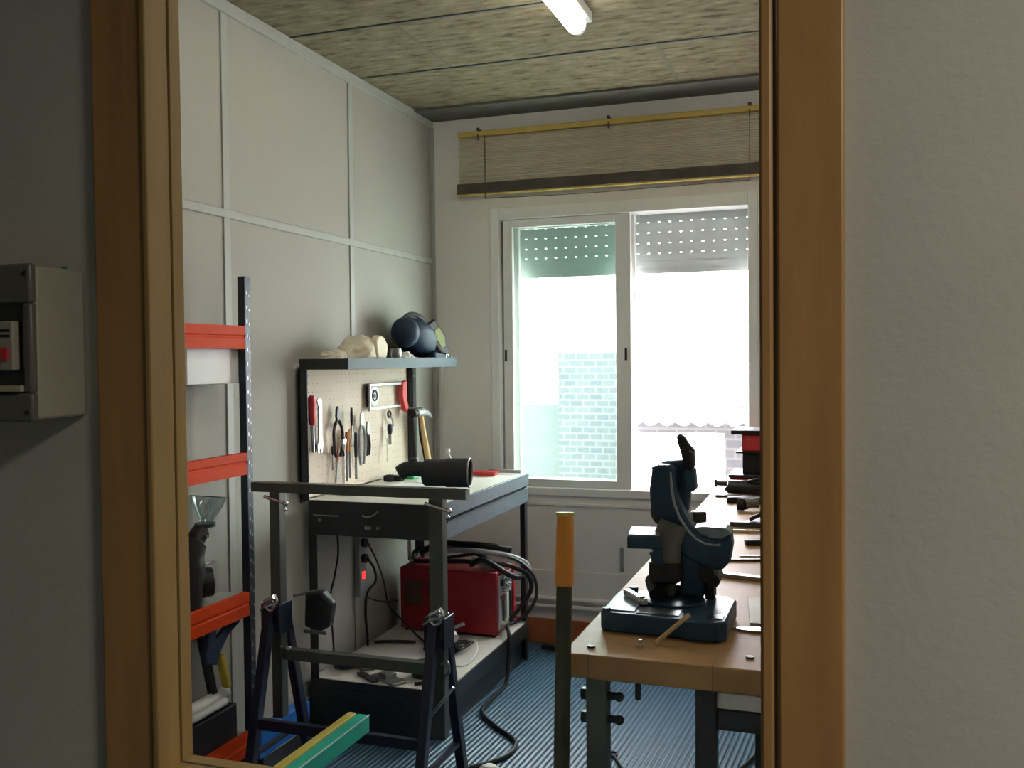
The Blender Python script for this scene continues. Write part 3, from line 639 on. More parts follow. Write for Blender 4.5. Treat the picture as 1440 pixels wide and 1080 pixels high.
# ------------------------------------------------------------------ storage rack at the left wall
rk = thing('storage_rack', 'slotted blue-black rack with orange beams standing along the left wall', 'rack', (-1.95, 2.2, 0))
XK = -1.90
for y in (2.765, 1.42):
    b = MB(); b.box(XK-.028, XK, y-.015, y+.015, 0, 1.74)
    for k in range(34):
        z = .10+k*.048; b.obox((XK+.0006, y-.006, z), (.0016, .006, .012)); b.obox((XK+.0006, y+.007, z-.010), (.0016, .005, .008))
    up = b.build('upright', 'rackpost', rk); up.data.materials.append(M['steel'])
    for p in up.data.polygons:
        if p.index >= 6: p.material_index = 1
for z1, z0 in ((1.572, 1.494), (1.142, 1.068), (.667, .587), (.187, .112)):
    b = MB(); b.prism([(-.022, z0), (0, z0), (0, z0+.036), (-.003, z0+.040), (-.003, z0+.044), (0, z0+.048), (0, z1), (-.022, z1)], (XK-.001, 2.749, 0), (1, 0, 0), (0, 0, 1), 1.313); b.build('beam', 'orange', rk)
for z in (.667, .187): MB().box(XL+.009, XK-.023, 1.44, 2.75, z-.02, z-.008).build('shelf_board', 'batten', rk)
# bracket that carries the boards at the wall
for z in (.667, .187): MB().box(XL+.009, XL+.016, 1.44, 2.75, z-.05, z-.0205).build('wall_rail', 'rackpost', rk)

tag(MB().box(XL+.0065, XL+.10, 2.48, 2.765, 1.378, 1.50).build('wall_box', 'white', bevel=.003), 'white box on the left wall behind the rack beams', 'box')
# spray gun with clear cup, standing on the rack's third beam
ZR = .66
sg = thing('spray_gun', 'black spray gun with clear funnel cup on the rack shelf', 'spray gun', (-1.974, 2.57, ZR))
def pz(u, v): return (u, v)
MB().tube(spline([(-1.974, 2.52, ZR+.002), (-1.974, 2.525, ZR+.05), (-1.974, 2.53, ZR+.10), (-1.974, 2.54, ZR+.17), (-1.974, 2.56, ZR+.21), (-1.974, 2.60, ZR+.245)], 5), .04, 16, True,
          None or [.045]*8+[.047]*6+[.042]*6+[.030]*5+[.022]).build('body', 'black', sg)
MB().cyl((-1.974, 2.585, ZR+.07), (-1.945, 2.615, ZR+.07), .052, .046).build('air_cap', 'black', sg, .006)
MB().obox((-1.965, 2.60, ZR+.128), (.012, .09, .008)).build('trigger', 'steel', sg, .002)
MB().cyl((-1.974, 2.615, ZR+.25), (-1.974, 2.615, ZR+.262), .034).build('cup_collar', 'steel_dark', sg)
MB().lathe([(.020, 0), (.022, .004), (.052, .06), (.058, .085), (.0565, .085), (.050, .06), (.020, .006)], (-1.974, 2.620, ZR+.262), (0, .18, 1)).build('cup', 'cup', sg)
MB().torus((-1.974, 2.635, ZR+.346), .057, .0015, (0, .18, 1), 28).build('cup_rim', 'navy', sg)
MB().cyl((-1.945, 2.58, ZR+.225), (-1.938, 2.58, ZR+.225), .007).build('screw', 'chrome', sg)
# on the lowest shelf
tag(MB().box(XL+.018, XK-.023, 2.05, 2.70, .18, .300).build('storage_box', 'black', bevel=.004), 'low dark box on the lowest shelf of the rack', 'box')
tag(MB().tube([(-1.985, 2.05, .3225), (-1.982, 2.72, .3225)], .022, 18).build('white_tube', 'white'), 'white plastic tube lying on the dark box at the rack bottom', 'tube')
t = thing('capped_tube', 'thin pale tube with yellow end cap lying beside the white tube', 'tube', (-1.89, 2.4, .28))
MB().tube([(-1.942, 2.46, .317), (-1.942, 2.66, .317)], .014, 14).build('pipe', 'white', t); MB().tube([(-1.942, 2.36, .317), (-1.942, 2.46, .317)], .0165, 14).build('end_cap', 'yellow2', t)
cl = thing('bar_clamp', 'dark blue forked clamp with yellow handle leaning on the left wall', 'clamp', (-1.97, 2.68, .31))
MB().beam((-1.985, 2.60, .545), (-1.985, 2.66, .313), .022, .026, (1, 0, 0)).build('bar', 'steel_dark', cl, .002)
MB().prism([(-.02, -.035), (.035, -.055), (.06, -.01), (.10, .03), (.165, .055), (.16, .085), (.09, .062), (.035, .03), (.03, .10), (-.005, .105), (-.01, .03), (-.025, .0)], (-1.968, 2.60, .50), (0, 1, 0), (0, 0, 1), .018).build('jaw', 'clampblue', cl, .004)
MB().beam((-1.955, 2.655, .475), (-1.955, 2.69, .355), .02, .028, (1, 0, 0)).build('handle', 'yellow2', cl, .004)
# blue and green beams on the floor
tag(MB().box(-1.945, -1.905, 2.80, 3.12, .065, .165).box(-1.905, -1.898, 2.80, 3.12, .095, .165).build('blue_beam', 'blue', bevel=.002), 'bright blue steel rack beam lying beyond the trestle, by the wall', 'beam')
tag(MB().box(-2.0, -1.905, 2.82, 3.10, .0, .0645).build('wood_block', 'steel_dark', bevel=.003), 'dark block under the bright blue beam', 'block')
gb = thing('green_beam', 'teal painted square beam pointing into the room, lying across the trestle brace', 'beam', (-1.39, 2.2, 0))
MB().box(-1.412, -1.372, 1.75, 2.60, .3055, .357).build('bar', 'teal', gb, .002)
MB().box(-1.3735, -1.3715, 1.75, 2.6015, .355, .3578).build('edge_highlight', 'paper', gb)  # white sliver paints the highlight along the beam's top edge
MB().box(-1.405, -1.380, 1.80, 1.84, 0, .305).build('leg', 'teal', gb, .002)
yb = thing('yellow_beam', 'yellow painted bar with white end lying alongside the teal beam', 'beam', (-1.425, 2.2, 0))
MB().box(-1.440, -1.4135, 1.75, 2.592, .3055, .362).build('bar', 'yellow', yb, .002)
MB().box(-1.438, -1.4155, 2.592, 2.597, .308, .360).build('end_plate', 'paper', yb)
MB().box(-1.438, -1.4155, 1.80, 1.83, 0, .305).build('leg', 'yellow', yb, .002)

# ------------------------------------------------------------------ welder and lower shelf contents
ZL = .1865
wd = thing('welding_machine', 'red box welding machine with cables on the lower bench shelf', 'welding machine', (-1.7, 4.13, ZL))
MB().box(-1.945, -1.465, 4.01, 4.235, ZL+.012, .485).build('case', 'welder', wd, .005)
b = MB()
for x in (-1.92, -1.49):
    for y in (4.03, 4.21): b.cyl((x, y, ZL), (x, y, ZL+.013), .012, seg=10)
b.build('feet', 'black', wd)
fp = MB().box(-1.465, -1.458, 4.025, 4.20, ZL+.03, .465).build('control_panel', 'grey', wd, .002)
MB().box(-1.4655, -1.452, 4.215, 4.235, ZL+.012, .485).build('edge', 'red', wd, .002)
for y, z, r in ((4.06, .43, .017), (4.10, .435, .014), (4.14, .435, .014), (4.12, .40, .014), (4.16, .40, .014), (4.08, .395, .012)): MB().cyl((-1.458, y, z), (-1.445, y, z), r, r*.8, seg=14).build('knob', 'chrome' if r < .017 else 'black', fp)
for y in (4.05,): MB().cyl((-1.458, y, .365), (-1.448, y, .365), .009, seg=12).build('lamp', 'red', fp)
for y in (4.08, 4.13, 4.175): MB().box(-1.458, -1.452, y-.012, y+.010, ZL+.06, .37).build('vent', 'steel_dark' if y != 4.13 else 'white', fp)
for y in (4.06, 4.10): MB().cyl((-1.458, y, ZL+.055), (-1.435, y, ZL+.055), .013, seg=12).build('socket', 'cream', fp)
MB().box(-1.925, -1.83, 4.0085, 4.0105, .31, .43).build('label', 'motorbrown', wd)
b = MB(); b.tube(spline([(-1.775, 4.006, .415), (-1.80, 4.006, .425), (-1.815, 4.006, .405), (-1.79, 4.006, .385), (-1.775, 4.006, .36), (-1.80, 4.006, .34), (-1.82, 4.006, .35)], 5), .005, 6); b.build('emblem', 'motorbrown', wd)
b = MB(); b.curve([(-1.93, 4.12, .495), (-1.90, 4.12, .545), (-1.75, 4.12, .555), (-1.62, 4.12, .55), (-1.56, 4.12, .525), (-1.55, 4.12, .49)], .013); b.build('carry_handle', 'black', wd)
# cable bundle on top and looping in front of the panel
cb = wd
def cable(pts, r, mt, name='cable'): return MB().curve(pts, r, 7, 8).build(name, mt, cb)
cable([(-1.90, 4.07, .500), (-1.75, 4.06, .512), (-1.62, 4.05, .520), (-1.50, 4.07, .515), (-1.42, 4.10, .50), (-1.36, 4.15, .45), (-1.35, 4.16, .38), (-1.40, 4.14, .30), (-1.435, 4.10, .245)], .011, 'black')
cable([(-1.80, 4.17, .500), (-1.62, 4.15, .535), (-1.50, 4.12, .545), (-1.40, 4.13, .52), (-1.345, 4.16, .46), (-1.33, 4.18, .40), (-1.33, 4.17, .34), (-1.36, 4.14, .28), (-1.42, 4.12, .235), (-1.44, 4.06, .24)], .008, 'steel_dark')
cable([(-1.72, 4.045, .565), (-1.62, 4.05, .573), (-1.52, 4.08, .56), (-1.44, 4.13, .54), (-1.38, 4.18, .50), (-1.37, 4.17, .46), (-1.42, 4.12, .455), (-1.50, 4.07, .49), (-1.60, 4.05, .535)], .012, 'grey')
cable([(-1.93, 4.09, .498), (-1.80, 4.10, .578), (-1.66, 4.10, .588), (-1.54, 4.11, .585), (-1.44, 4.15, .565)], .015, 'black')
cable([(-1.60, 4.03, .51), (-1.54, 4.04, .535), (-1.46, 4.06, .49), (-1.41, 4.09, .455), (-1.39, 4.12, .45)], .014, 'black', 'electrode_holder')
MB().ball((-1.865, 4.03, .535), .016).ball((-1.89, 4.02, .515), .013).build('clamp', 'chrome', cb)
# power cord to floor
fl = MB().curve([(-1.436, 4.06, .24), (-1.41, 4.02, .20), (-1.400, 3.98, .10), (-1.395, 3.92, .012), (-1.395, 3.74, .010), (-1.385, 3.60, .010), (-1.28, 3.47, .010), (-1.16, 3.36, .009), (-1.14, 3.24, .009), (-1.20, 3.12, .009), (-1.32, 3.02, .009), (-1.40, 2.96, .009)], .009, 8, 8).build('power_cord', 'black', wd)
tag(crumple('white_scrap', (-1.17, 3.11, 0), (.035, .02, .012), 'paper', 2), 'white crumpled scrap on the floor by the cord', 'scrap')
# power strip and cords on the wall below the worktop
ps = thing('power_strip', 'vertical power strip with dark sockets and red switch under the worktop', 'power strip', (-2.02, 3.74, .4))
MB().box(-2.022, -1.996, 3.715, 3.775, .405, .735).build('body', 'grey', ps, .004)
for z in (.645, .575): MB().cyl((-1.996, 3.745, z), (-1.978, 3.745, z), .020, seg=16).build('socket', 'black', ps)
MB().box(-1.996, -1.990, 3.733, 3.757, .485, .515).build('switch', 'red_lamp', ps, .001)
def cord(pts, label, r=.004, mt='black'):
    return tag(MB().curve(pts, r, 7, 6).build('cord', mt), label, 'cord')
cord([(-1.974, 3.745, .65), (-1.96, 3.80, .56), (-1.96, 3.87, .45), (-1.95, 3.90, .33), (-1.90, 3.93, .26), (-1.80, 3.90, .195), (-1.70, 3.80, .194)], 'thin dark cord from the upper socket dropping to the lower shelf')
cord([(-1.974, 3.745, .575), (-1.965, 3.79, .52), (-1.965, 3.80, .46), (-1.98, 3.75, .42), (-1.985, 3.74, .33), (-1.975, 3.735, .25), (-1.965, 3.72, .192)], 'dark cord looping from lower socket down the wall', .006)
cord([(-1.985, 3.745, .402), (-1.96, 3.80, .375), (-1.95, 3.90, .345), (-1.95, 3.985, .33), (-1.955, 4.0, .33)], 'thin dark cord running from power strip to red machine')
cord([(-2.015, 3.55, .75), (-2.01, 3.55, .64), (-2.0, 3.50, .55), (-2.0, 3.46, .46), (-1.995, 3.47, .30), (-1.99, 3.47, .195)], 'thin dark cord on the wall near the left bench leg')
# lower shelf clutter
t = thing('angle_grinder', 'dark angle grinder lying on near end of lower bench shelf', 'grinder', (-1.9, 3.42, ZL))
MB().tube([(-1.955, 3.46, ZL+.03), (-1.86, 3.46, ZL+.03), (-1.83, 3.455, ZL+.03)], .027, 14, True, [.022, .03, .024]).build('body', 'black', t); MB().cyl((-1.93, 3.46, ZL+.003), (-1.93, 3.46, ZL+.010), .05, seg=24).build('disc', 'steel_dark', t); MB().obox((-1.83, 3.47, ZL+.021), (.06, .07, .042), (0, 0, 20)).build('head', 'steel', t, .008)
tag(MB().obox((-1.685, 3.36, ZL+.006), (.16, .065, .010), (0, 0, -32)).obox((-1.69, 3.365, ZL+.020), (.05, .05, .019), (0, 0, -32)).build('metal_plate', 'steel', bevel=.002), 'grey metal bracket plate on near part of lower shelf', 'plate')
tag(MB().beam((-1.83, 3.39, ZL+.006), (-1.72, 3.315, ZL+.006), .025, .010).build('flat_bar', 'steel_dark'), 'dark flat bar lying beside the grey bracket plate', 'bar')
tag(MB().cyl((-1.57, 3.455, ZL), (-1.57, 3.455, ZL+.055), .055, .050, seg=24).build('round_tin', 'black', bevel=.006), 'black round tin on lower shelf behind the trestle post', 'tin')
tag(MB().tube([(-1.56, 3.33, ZL+.008), (-1.49, 3.37, ZL+.008)], .007, 8).build('short_rod', 'black'), 'short black rod at the corner of lower shelf', 'rod')
tag(MB().tube(spline([(-1.78, 3.82, ZL+.012), (-1.88, 3.80, ZL+.012), (-1.96, 3.77, ZL+.01)], 5), .007, 8).build('iron_bar', 'black'), 'thin black bar lying deep on lower shelf by wall', 'bar')
t = thing('grey_plug', 'light grey industrial plug lying on lower shelf before the red machine', 'plug', (-1.6, 3.86, ZL))
dd = V((.10, -.05, -.02)).normalized(); p0 = V((-1.67, 3.83, ZL+.075))
MB().tube([p0, p0+dd*.03, p0+dd*.032, p0+dd*.06, p0+dd*.09, p0+dd*.11], .03, 16, True, [.034, .033, .027, .030, .024, .018]).build('body', 'white', t)
for k in range(3): MB().torus(p0+dd*(.05+.018*k), .028-.002*k, .005, dd, 16).build('ridge', 'white', t)
MB().tube([p0+V((.02, .02, -.01)), p0+V((.10, .05, .02))], .008, 8).build('lever', 'grey', t)
t = thing('wire_tangle', 'black tangled wire heap on the shelf under the grey plug', 'wire', (-1.58, 3.8, ZL))
b = MB(); rnd = random.Random(4)
pts = [(-1.60+rnd.uniform(-.11, .10), 3.78+rnd.uniform(-.09, .09), ZL+.016+rnd.uniform(0, .025)) for _ in range(18)]
b.curve(pts, .006, 6, 6); b.build('coil', 'black', t); MB().ball((-1.60, 3.75, ZL+.0145), .05, (1.2, 1, .28)).build('plug_body', 'black', t)
MB().curve([(-1.56, 3.70, ZL+.004), (-1.50, 3.60, ZL+.004), (-1.455, 3.62, ZL+.004), (-1.45, 3.72, ZL+.03), (-1.48, 3.78, ZL+.055), (-1.52, 3.80, ZL+.05)], .0035).build('white_wire', 'white', t)
# floor dark tool near skirting
tag(MB().tube(spline([(-1.40, 4.50, .016), (-1.32, 4.47, .02), (-1.25, 4.49, .015), (-1.19, 4.45, .012)], 5), .014, 8).build('hose_piece', 'black'), 'short black hose piece on floor near the orange skirting', 'hose')
tag(MB().tube(spline([(-1.52, 4.22, .005), (-1.42, 4.12, .005), (-1.30, 4.10, .005)], 5), .003, 6).build('floor_wire', 'white'), 'thin pale wire on blue floor in front of the bench leg', 'wire') if 0 else None

# ------------------------------------------------------------------ saw bench
sb = thing('saw_bench', 'long workbench with thick laminated wooden top on the right', 'workbench', (-.1, 2.8, 0))
MB().box(-.492, .22, 1.70, 4.56, .854, .8995).build('worktop', 'bench', sb, .003)
for x0, y in ((-.462, 1.76), (.15, 1.76), (-.462, 4.4), (.15, 4.4)):
    MB().box(x0, x0+.040, y, y+.040, 0, .8535).build('leg', 'tubes', sb, .002)
b = MB()
for z in (.80, .755):
    b.cyl((-.470, 1.775, z), (-.400, 1.775, z), .008, seg=8); b.ball((-.400, 1.775, z), .010); b.cyl((-.474, 1.775, z), (-.464, 1.775, z), .012, seg=6)
b.build('bolts', 'steel_dark', sb)
MB().cyl((-.366, 1.79, .793), (-.366, 1.79, .8535), .006, seg=8).build('hanging_bolt', 'steel_dark', sb)
MB().box(-.452, -.44, 1.80, 4.40, .77, .80).build('side_rail', 'tubes', sb) if 0 else None
# stand under the bench
us = thing('steel_stand', 'black steel frame with metal strip whitened for its floor reflection under the saw bench', 'stand', (-.1, 1.95, 0))
MB().box(-.262, -.222, 1.82, 1.86, 0, .853).build('post', 'steel_dark', us, .002)
MB().box(.05, .09, 1.82, 1.86, 0, .853).build('post', 'steel_dark', us, .002)
MB().box(-.2215, .0495, 1.83, 1.842, .778, .808).build('metal_strip', 'white', us, .001)  # white colour stands in for the floor reflected in the metal
MB().box(-.2215, .0495, 1.825, 1.855, .738, .7775).build('crossbar', 'steel_dark', us, .002)
MB().box(-.165, -.135, 2.0, 2.03, 0, .70).build('inner_post', 'steel_dark', us, .002)
MB().box(-.165, .09, 1.99, 2.04, .69, .725).build('inner_bar', 'steel_dark', us, .002)
tag(MB().tube(spline([(-.74, 3.25, .004), (-.70, 3.12, .006), (-.62, 3.02, .008), (-.52, 2.98, .008), (-.42, 3.15, .008), (-.30, 3.45, .008), (-.24, 3.75, .008)], 8), .006, 8).build('floor_cable', 'black'), 'thin dark cable on ribbed floor under the saw bench', 'cable')
tag(MB().tube([(-.775, 3.345, .006), (-.705, 3.22, .006), (-.66, 3.1, .006)], .005, 8).torus((-.785, 3.36, .006), .018, .005, (0, 0, 1), 16).build('eye_rod', 'black'), 'black rod with an eye end on the ribbed floor', 'rod')

# ------------------------------------------------------------------ chop saw
def S(u, v): return (-.315+(u-957)*.00145, 1.287-(v-612)*.00149)
def sprism(pts, y, th): 
    b = MB(); b.prism([S(*p) for p in pts], (0, y, 0), (1, 0, 0), (0, 0, 1), th); return b
ZB = .90
cs = thing('chop_saw', 'blue chop saw with raised crescent blade guard standing on the wooden bench', 'saw', (-.34, 1.97, ZB))
b = MB(); b.prism([(-.458, 1.872), (-.446, 1.857), (-.300, 1.848), (-.265, 1.838), (-.222, 1.842), (-.206, 1.860), (-.204, 2.03), (-.222, 2.06), (-.44, 2.06), (-.458, 2.03)], (0, 0, ZB), (1, 0, 0), (0, 1, 0), .039); b.build('base', 'sawblue', cs, .004)
MB().cyl((-.330, 1.985, ZB+.039), (-.330, 1.985, ZB+.045), .066, seg=32).build('turntable', 'sawblue', cs, .001)
MB().box(-.448, -.39, 1.875, 2.045, ZB+.039, ZB+.041).build('side_plate', 'sawtop', cs)
MB().box(-.385, -.30, 1.868, 1.915, ZB+.039, ZB+.0405).build('front_plate', 'sawtop', cs)
MB().cyl((-.445, 1.868, ZB+.038), (-.445, 1.868, ZB+.046), .008).build('screw', 'steel_dark', cs); MB().cyl((-.425, 2.04, ZB+.04), (-.425, 2.04, ZB+.05), .010).build('screw', 'steel_dark', cs)
MB().obox((-.405, 1.96, ZB+.048), (.016, .10, .014), (0, 0, 35)).build('mitre_bar', 'chrome', cs, .003)
MB().ball((-.385, 1.93, ZB+.048), .010).build('knob', 'chrome', cs)
MB().box(-.245, -.215, 1.87, 1.90, ZB+.039, ZB+.0405).build('wear_plate', 'chrome', cs)
# column and pivot
MB().box(-.318, -.268, 2.0, 2.055, ZB+.045, 1.06).build('column', 'sawblue', cs, .006)
MB().box(-.2675, -.248, 2.01, 2.055, ZB+.0395, 1.055).build('spring_rod', 'black', cs, .004)
MB().cyl((-.262, 1.985, 1.0), (-.262, 2.07, 1.0), .018).cyl((-.248, 1.99, .985), (-.248, 2.06, .985), .014).build('pivot', 'black', cs)
MB().box(-.358, -.330, 1.99, 2.03, ZB+.0455, .995).build('bracket', 'motorgrey', cs, .004)
MB().cyl((-.375, 2.015, .972), (-.355, 1.96, .955), .02).cyl((-.37, 2.02, .95), (-.30, 2.03, .95), .014).build('lock_knob', 'black', cs)
# motor below the guard
MB().tube([V((-.330, 2.00, 1.10)), V((-.345, 1.99, 1.06)), V((-.345, 1.985, 1.020))], .03, 20, True, [.03, .032, .031]).build('motor', 'motorgrey', cs)
MB().tube([V((-.345, 1.985, 1.020)), V((-.345, 1.983, .985)), V((-.343, 1.983, .975))], .03, 20, True, [.035, .036, .026]).build('motor_cap', 'black', cs)
# crescent guard
outer = [(915, 662), (911, 690), (913, 715), (922, 738), (933, 752), (948, 772), (965, 786), (985, 796), (1005, 800), (1016, 800), (1026, 788), (1030, 765), (1028, 748)]
inner = [(1016, 757), (1000, 756), (984, 750), (972, 738), (962, 722), (954, 703), (950, 685), (949, 662), (940, 655), (925, 655)]
sprism(outer+inner, 1.995, -.05).build('blade_guard', 'sawblue', cs, .006)
sprism([(1018, 755.5), (1010, 757), (996, 755), (984, 749), (973, 737), (962, 720), (955, 700), (952, 680), (950, 660), (948, 660), (949, 685), (952.5, 704), (960.5, 724), (971.5, 740), (984, 752), (1000, 758.5), (1018, 758.5)], 1.944, .004).build('guard_lip', 'grey', cs)
sprism([(985, 752), (975, 742), (990, 740), (1020, 741), (1029, 748), (1015, 757), (1000, 757)], 2.0, -.055).build('guard_plate', 'sawtop', cs, .002)
sprism([(915, 658), (930, 652), (957, 650), (966, 660), (967, 690), (964, 722), (950, 735), (925, 728), (914, 700)], 2.035, -.04).build('gear_case', 'sawblue', cs, .010)
MB().cyl((-.352, 2.10, 1.118), (-.352, 2.036, 1.118), .036, seg=24).build('motor_end', 'motorbrown', cs, .006)
sprism([(914, 659), (928, 655), (926, 664), (917, 668)], 2.0, -.02).build('guard_hook', 'sawblue', cs)
# fence / stop on the left
b = MB(); b.obox((-.388, 1.985, 1.068), (.070, .10, .026), (0, 0, 8)); b.prism([(0, 0), (.03, .012), (.03, -.03), (.012, -.022)], (-.375, 1.97, 1.045), (1, 0, 0), (0, 0, 1), .02); b.build('side_arm', 'sawblue', cs, .003)
MB().obox((-.388, 1.985, 1.083), (.063, .092, .003), (0, 0, 8)).build('side_plate', 'sawtop', cs)
# handle
sprism([(962, 692), (958, 672), (966, 655), (976, 662), (978, 690), (972, 693)], 2.01, -.035).build('handle_mount', 'sawblue', cs, .004)
hd = sprism([(950, 612), (957, 611), (962, 617), (968, 626), (975, 634), (976, 655), (972, 664), (960, 661), (957, 640), (951, 622)], 2.005, -.028).build('handle', 'black', cs, .006)
sprism([(970, 632), (977, 636), (977, 652), (973, 656), (971, 648)], 1.985, -.012).build('trigger', 'steel_dark', hd, .002)
MB().beam((-.335, 1.83, .901+.008), (-.268, 1.86, ZB+.058), .012, .004).build('flat_bar', 'cream', cs) if 0 else None
tag(MB().beam((-.332, 1.798, ZB+.0045), (-.272, 1.826, ZB+.056), .010, .005).build('wood_strip', 'wood_h'), 'thin wooden strip leaning on the front of the blue chop saw', 'strip')

# ------------------------------------------------------------------ things on the saw bench
ZB2 = .9
def lie(name, p0, p1, w, h, mt, label, cat, bev=.001):
    b = MB(); b.beam((p0[0], p0[1], ZB2+h/2), (p1[0], p1[1], ZB2+h/2), w, h); return tag(b.build(name, mt, bevel=bev), label, cat)
tag(MB().lathe([(.0, 0), (.008, 0), (.008, .008), (.004, .008), (.004, .016), (0, .016)], (-.357, 1.77, ZB2), seg=6).build('bolt', 'chrome'), 'small bright bolt near the front edge of bench', 'bolt')
tag(MB().cyl((-.447, 1.748, ZB2), (-.447, 1.748, ZB2+.003), .008, seg=12).build('screw_head', 'steel_dark'), 'dark screw head at the left front corner of bench', 'screw')
tag(MB().cyl((-.154, 1.77, ZB2), (-.154, 1.77, ZB2+.003), .008, seg=12).build('screw_head', 'steel_dark'), 'dark screw head at the right front of bench', 'screw')
t = tag(MB().prism([(0, 0), (.03, .02), (.07, .022), (.12, .012), (.12, .0), (.05, -.012), (.02, -.010)], (-.205, 1.945, ZB2), (1, 0, 0), (0, 1, 0), .004).build('metal_spatula', 'chrome', bevel=.001), 'bright metal blade nearest the blue saw, at right of bench', 'blade')
t = tag(MB().obox((-.105, 2.10, ZB2+.0035), (.16, .22, .005), (0, 0, 6)).build('wooden_board', 'cream', bevel=.001), 'flat pale board lying right of the chop saw base', 'board')
lie('steel_bar', (-.30, 2.42), (-.14, 2.38), .025, .010, 'steel', 'grey forged bar with small hook, directly beyond the pale board', 'bar')
lie('flat_file', (-.30, 2.60), (-.08, 2.66), .022, .006, 'steel_dark', 'long thin dark file across the middle of saw bench', 'file')
lie('steel_ruler', (-.26, 2.67), (-.06, 2.72), .014, .003, 'chrome', 'thin bright steel ruler just beyond the dark file', 'ruler')
b = MB(); b.prism([(0, 0), (.05, .015), (.12, .045), (.2, .06), (.2, .12), (.1, .085), (.03, .06), (-.01, .035)], (-.255, 2.82, ZB2), (1, 0, 0), (0, 1, 0), .016); tag(b.build('rubber_strap', 'black', bevel=.004), 'thick black rubber piece curving to the right on bench', 'rubber piece')
lie('bright_rod', (-.40, 3.02), (-.12, 3.06), .012, .008, 'chrome', 'slim bright rod lying across the bench behind the saw', 'rod')
t = thing('metal_square', 'dark flat steel square with raised knob on the bench', 'square', (-.28, 3.2, ZB2))
MB().box(-.335, -.02, 3.13, 3.16, ZB2, ZB2+.016).build('bar', 'steel_dark', t, .002); MB().prism([(-.335, 3.16), (-.25, 3.30), (-.1, 3.30), (-.02, 3.16)], (0, 0, ZB2), (1, 0, 0), (0, 1, 0), .006).build('plate', 'steel', t); MB().beam((-.275, 3.17, ZB2+.02), (-.22, 3.16, ZB2+.05), .018, .012).build('knob', 'black', t, .003)
t = thing('chuck', 'dark cylindrical chuck with dull metal jaws on the bench', 'chuck', (-.31, 3.45, ZB2+.03))
MB().tube([(-.345, 3.47, ZB2+.023), (-.320, 3.47, ZB2+.023)], .0225, 16).build('body', 'black', t); MB().tube([(-.320, 3.47, ZB2+.023), (-.30, 3.48, ZB2+.026), (-.275, 3.49, ZB2+.028)], .02, 16, True, [.020, .016, .020]).build('jaws', 'motorgrey', t)
b = MB(); b.prism([(0, 0), (.04, .02), (.05, .05), (.11, .05), (.13, .02), (.19, .0), (.185, -.03), (.12, -.02), (.08, -.035), (.04, -.01), (.0, -.03)], (-.40, 3.66, ZB2), (1, 0, 0), (0, 1, 0), .022); tag(b.build('flat_clamp', 'black', bevel=.004), 'black flat clamp lying behind the cylindrical chuck', 'clamp')
tag(MB().obox((-.475+.03, 3.20, ZB2+.018), (.045, .05, .036), (0, 0, 20)).build('rubber_block', 'black', bevel=.006), 'small black block at left edge of bench beyond saw', 'block')
t = thing('caulking_gun', 'long dark clamp tool lying crosswise before the red cases', 'tool', (-.3, 3.9, ZB2))
MB().tube([(-.475, 3.88, ZB2+.042), (-.465, 3.88, ZB2+.042), (-.464, 3.88, ZB2+.042), (-.425, 3.88, ZB2+.042)], .01, 12, True, [.016, .016, .010, .010]).build('nozzle', 'steel_dark', t)
MB().tube([(-.425, 3.88, ZB2+.034), (-.42, 3.88, ZB2+.03), (-.10, 3.88, ZB2+.028)], .026, 14, True, [.02, .0275, .0275]).build('body', 'steel_dark', t)
MB().curve([(-.34, 3.86, ZB2+.055), (-.28, 3.84, ZB2+.07), (-.20, 3.83, ZB2+.055), (-.12, 3.83, ZB2+.04)], .007).build('lever', 'black', t)
lie('dark_bar', (-.46, 3.80), (-.10, 3.79), .03, .008, 'steel_dark', 'flat dark bar in front of the long clamp tool', 'bar')
# red tool cases stacked
t = thing('red_case', 'low dark red case at bottom of the red stack', 'case', (-.28, 4.05, ZB2))
MB().box(-.425, .0, 3.97, 4.20, ZB2, ZB2+.055).build('body', 'red', t, .006); MB().box(-.43, .0, 3.965, 4.205, ZB2+.055, ZB2+.068).build('lid', 'steel_dark', t, .003)
t = thing('black_red_case', 'black and red case in the middle of the red stack', 'case', (-.28, 4.05, ZB2+.0685))
MB().box(-.375, .0, 3.985, 4.19, ZB2+.0685, ZB2+.155).build('body', 'black', t, .005); MB().box(-.30, .0, 3.980, 3.985, ZB2+.075, ZB2+.15).build('front_panel', 'red', t, .001); MB().box(-.275, -.245, 3.977, 3.9795, ZB2+.10, ZB2+.14).build('latch', 'grey', t, .001)
MB().box(-.40, .0, 3.975, 4.20, ZB2+.1555, ZB2+.163).build('lid', 'black', t, .002)
t = thing('red_case', 'bright red case with black lid on top of the red stack', 'case', (-.28, 4.05, ZB2+.1635))
MB().box(-.378, .0, 3.985, 4.19, ZB2+.1635, ZB2+.232).build('body', 'red', t, .005); MB().box(-.42, .0, 3.975, 4.20, ZB2+.2325, ZB2+.250).build('lid', 'black', t, .003); MB().cyl((-.35, 3.985, ZB2+.21), (-.35, 3.980, ZB2+.21), .004, seg=8).build('rivet', 'chrome', t)
t = thing('desk_globe', 'round light blue ball object on a stand at right of window', 'globe', (-.22, 4.3, ZB2))
MB().ball((-.20, 4.28, 1.25), .088, (1, 1, 1.0)).build('ball', 'ball', t); MB().ball((-.24, 4.28, 1.352), .016).cyl((-.235, 4.28, 1.335), (-.225, 4.28, 1.32), .006).build('knob', 'chrome', t); MB().cyl((-.20, 4.28, ZB2), (-.20, 4.28, 1.17), .015).cyl((-.20, 4.28, ZB2), (-.20, 4.28, ZB2+.012), .07).build('stand', 'steel_dark', t)

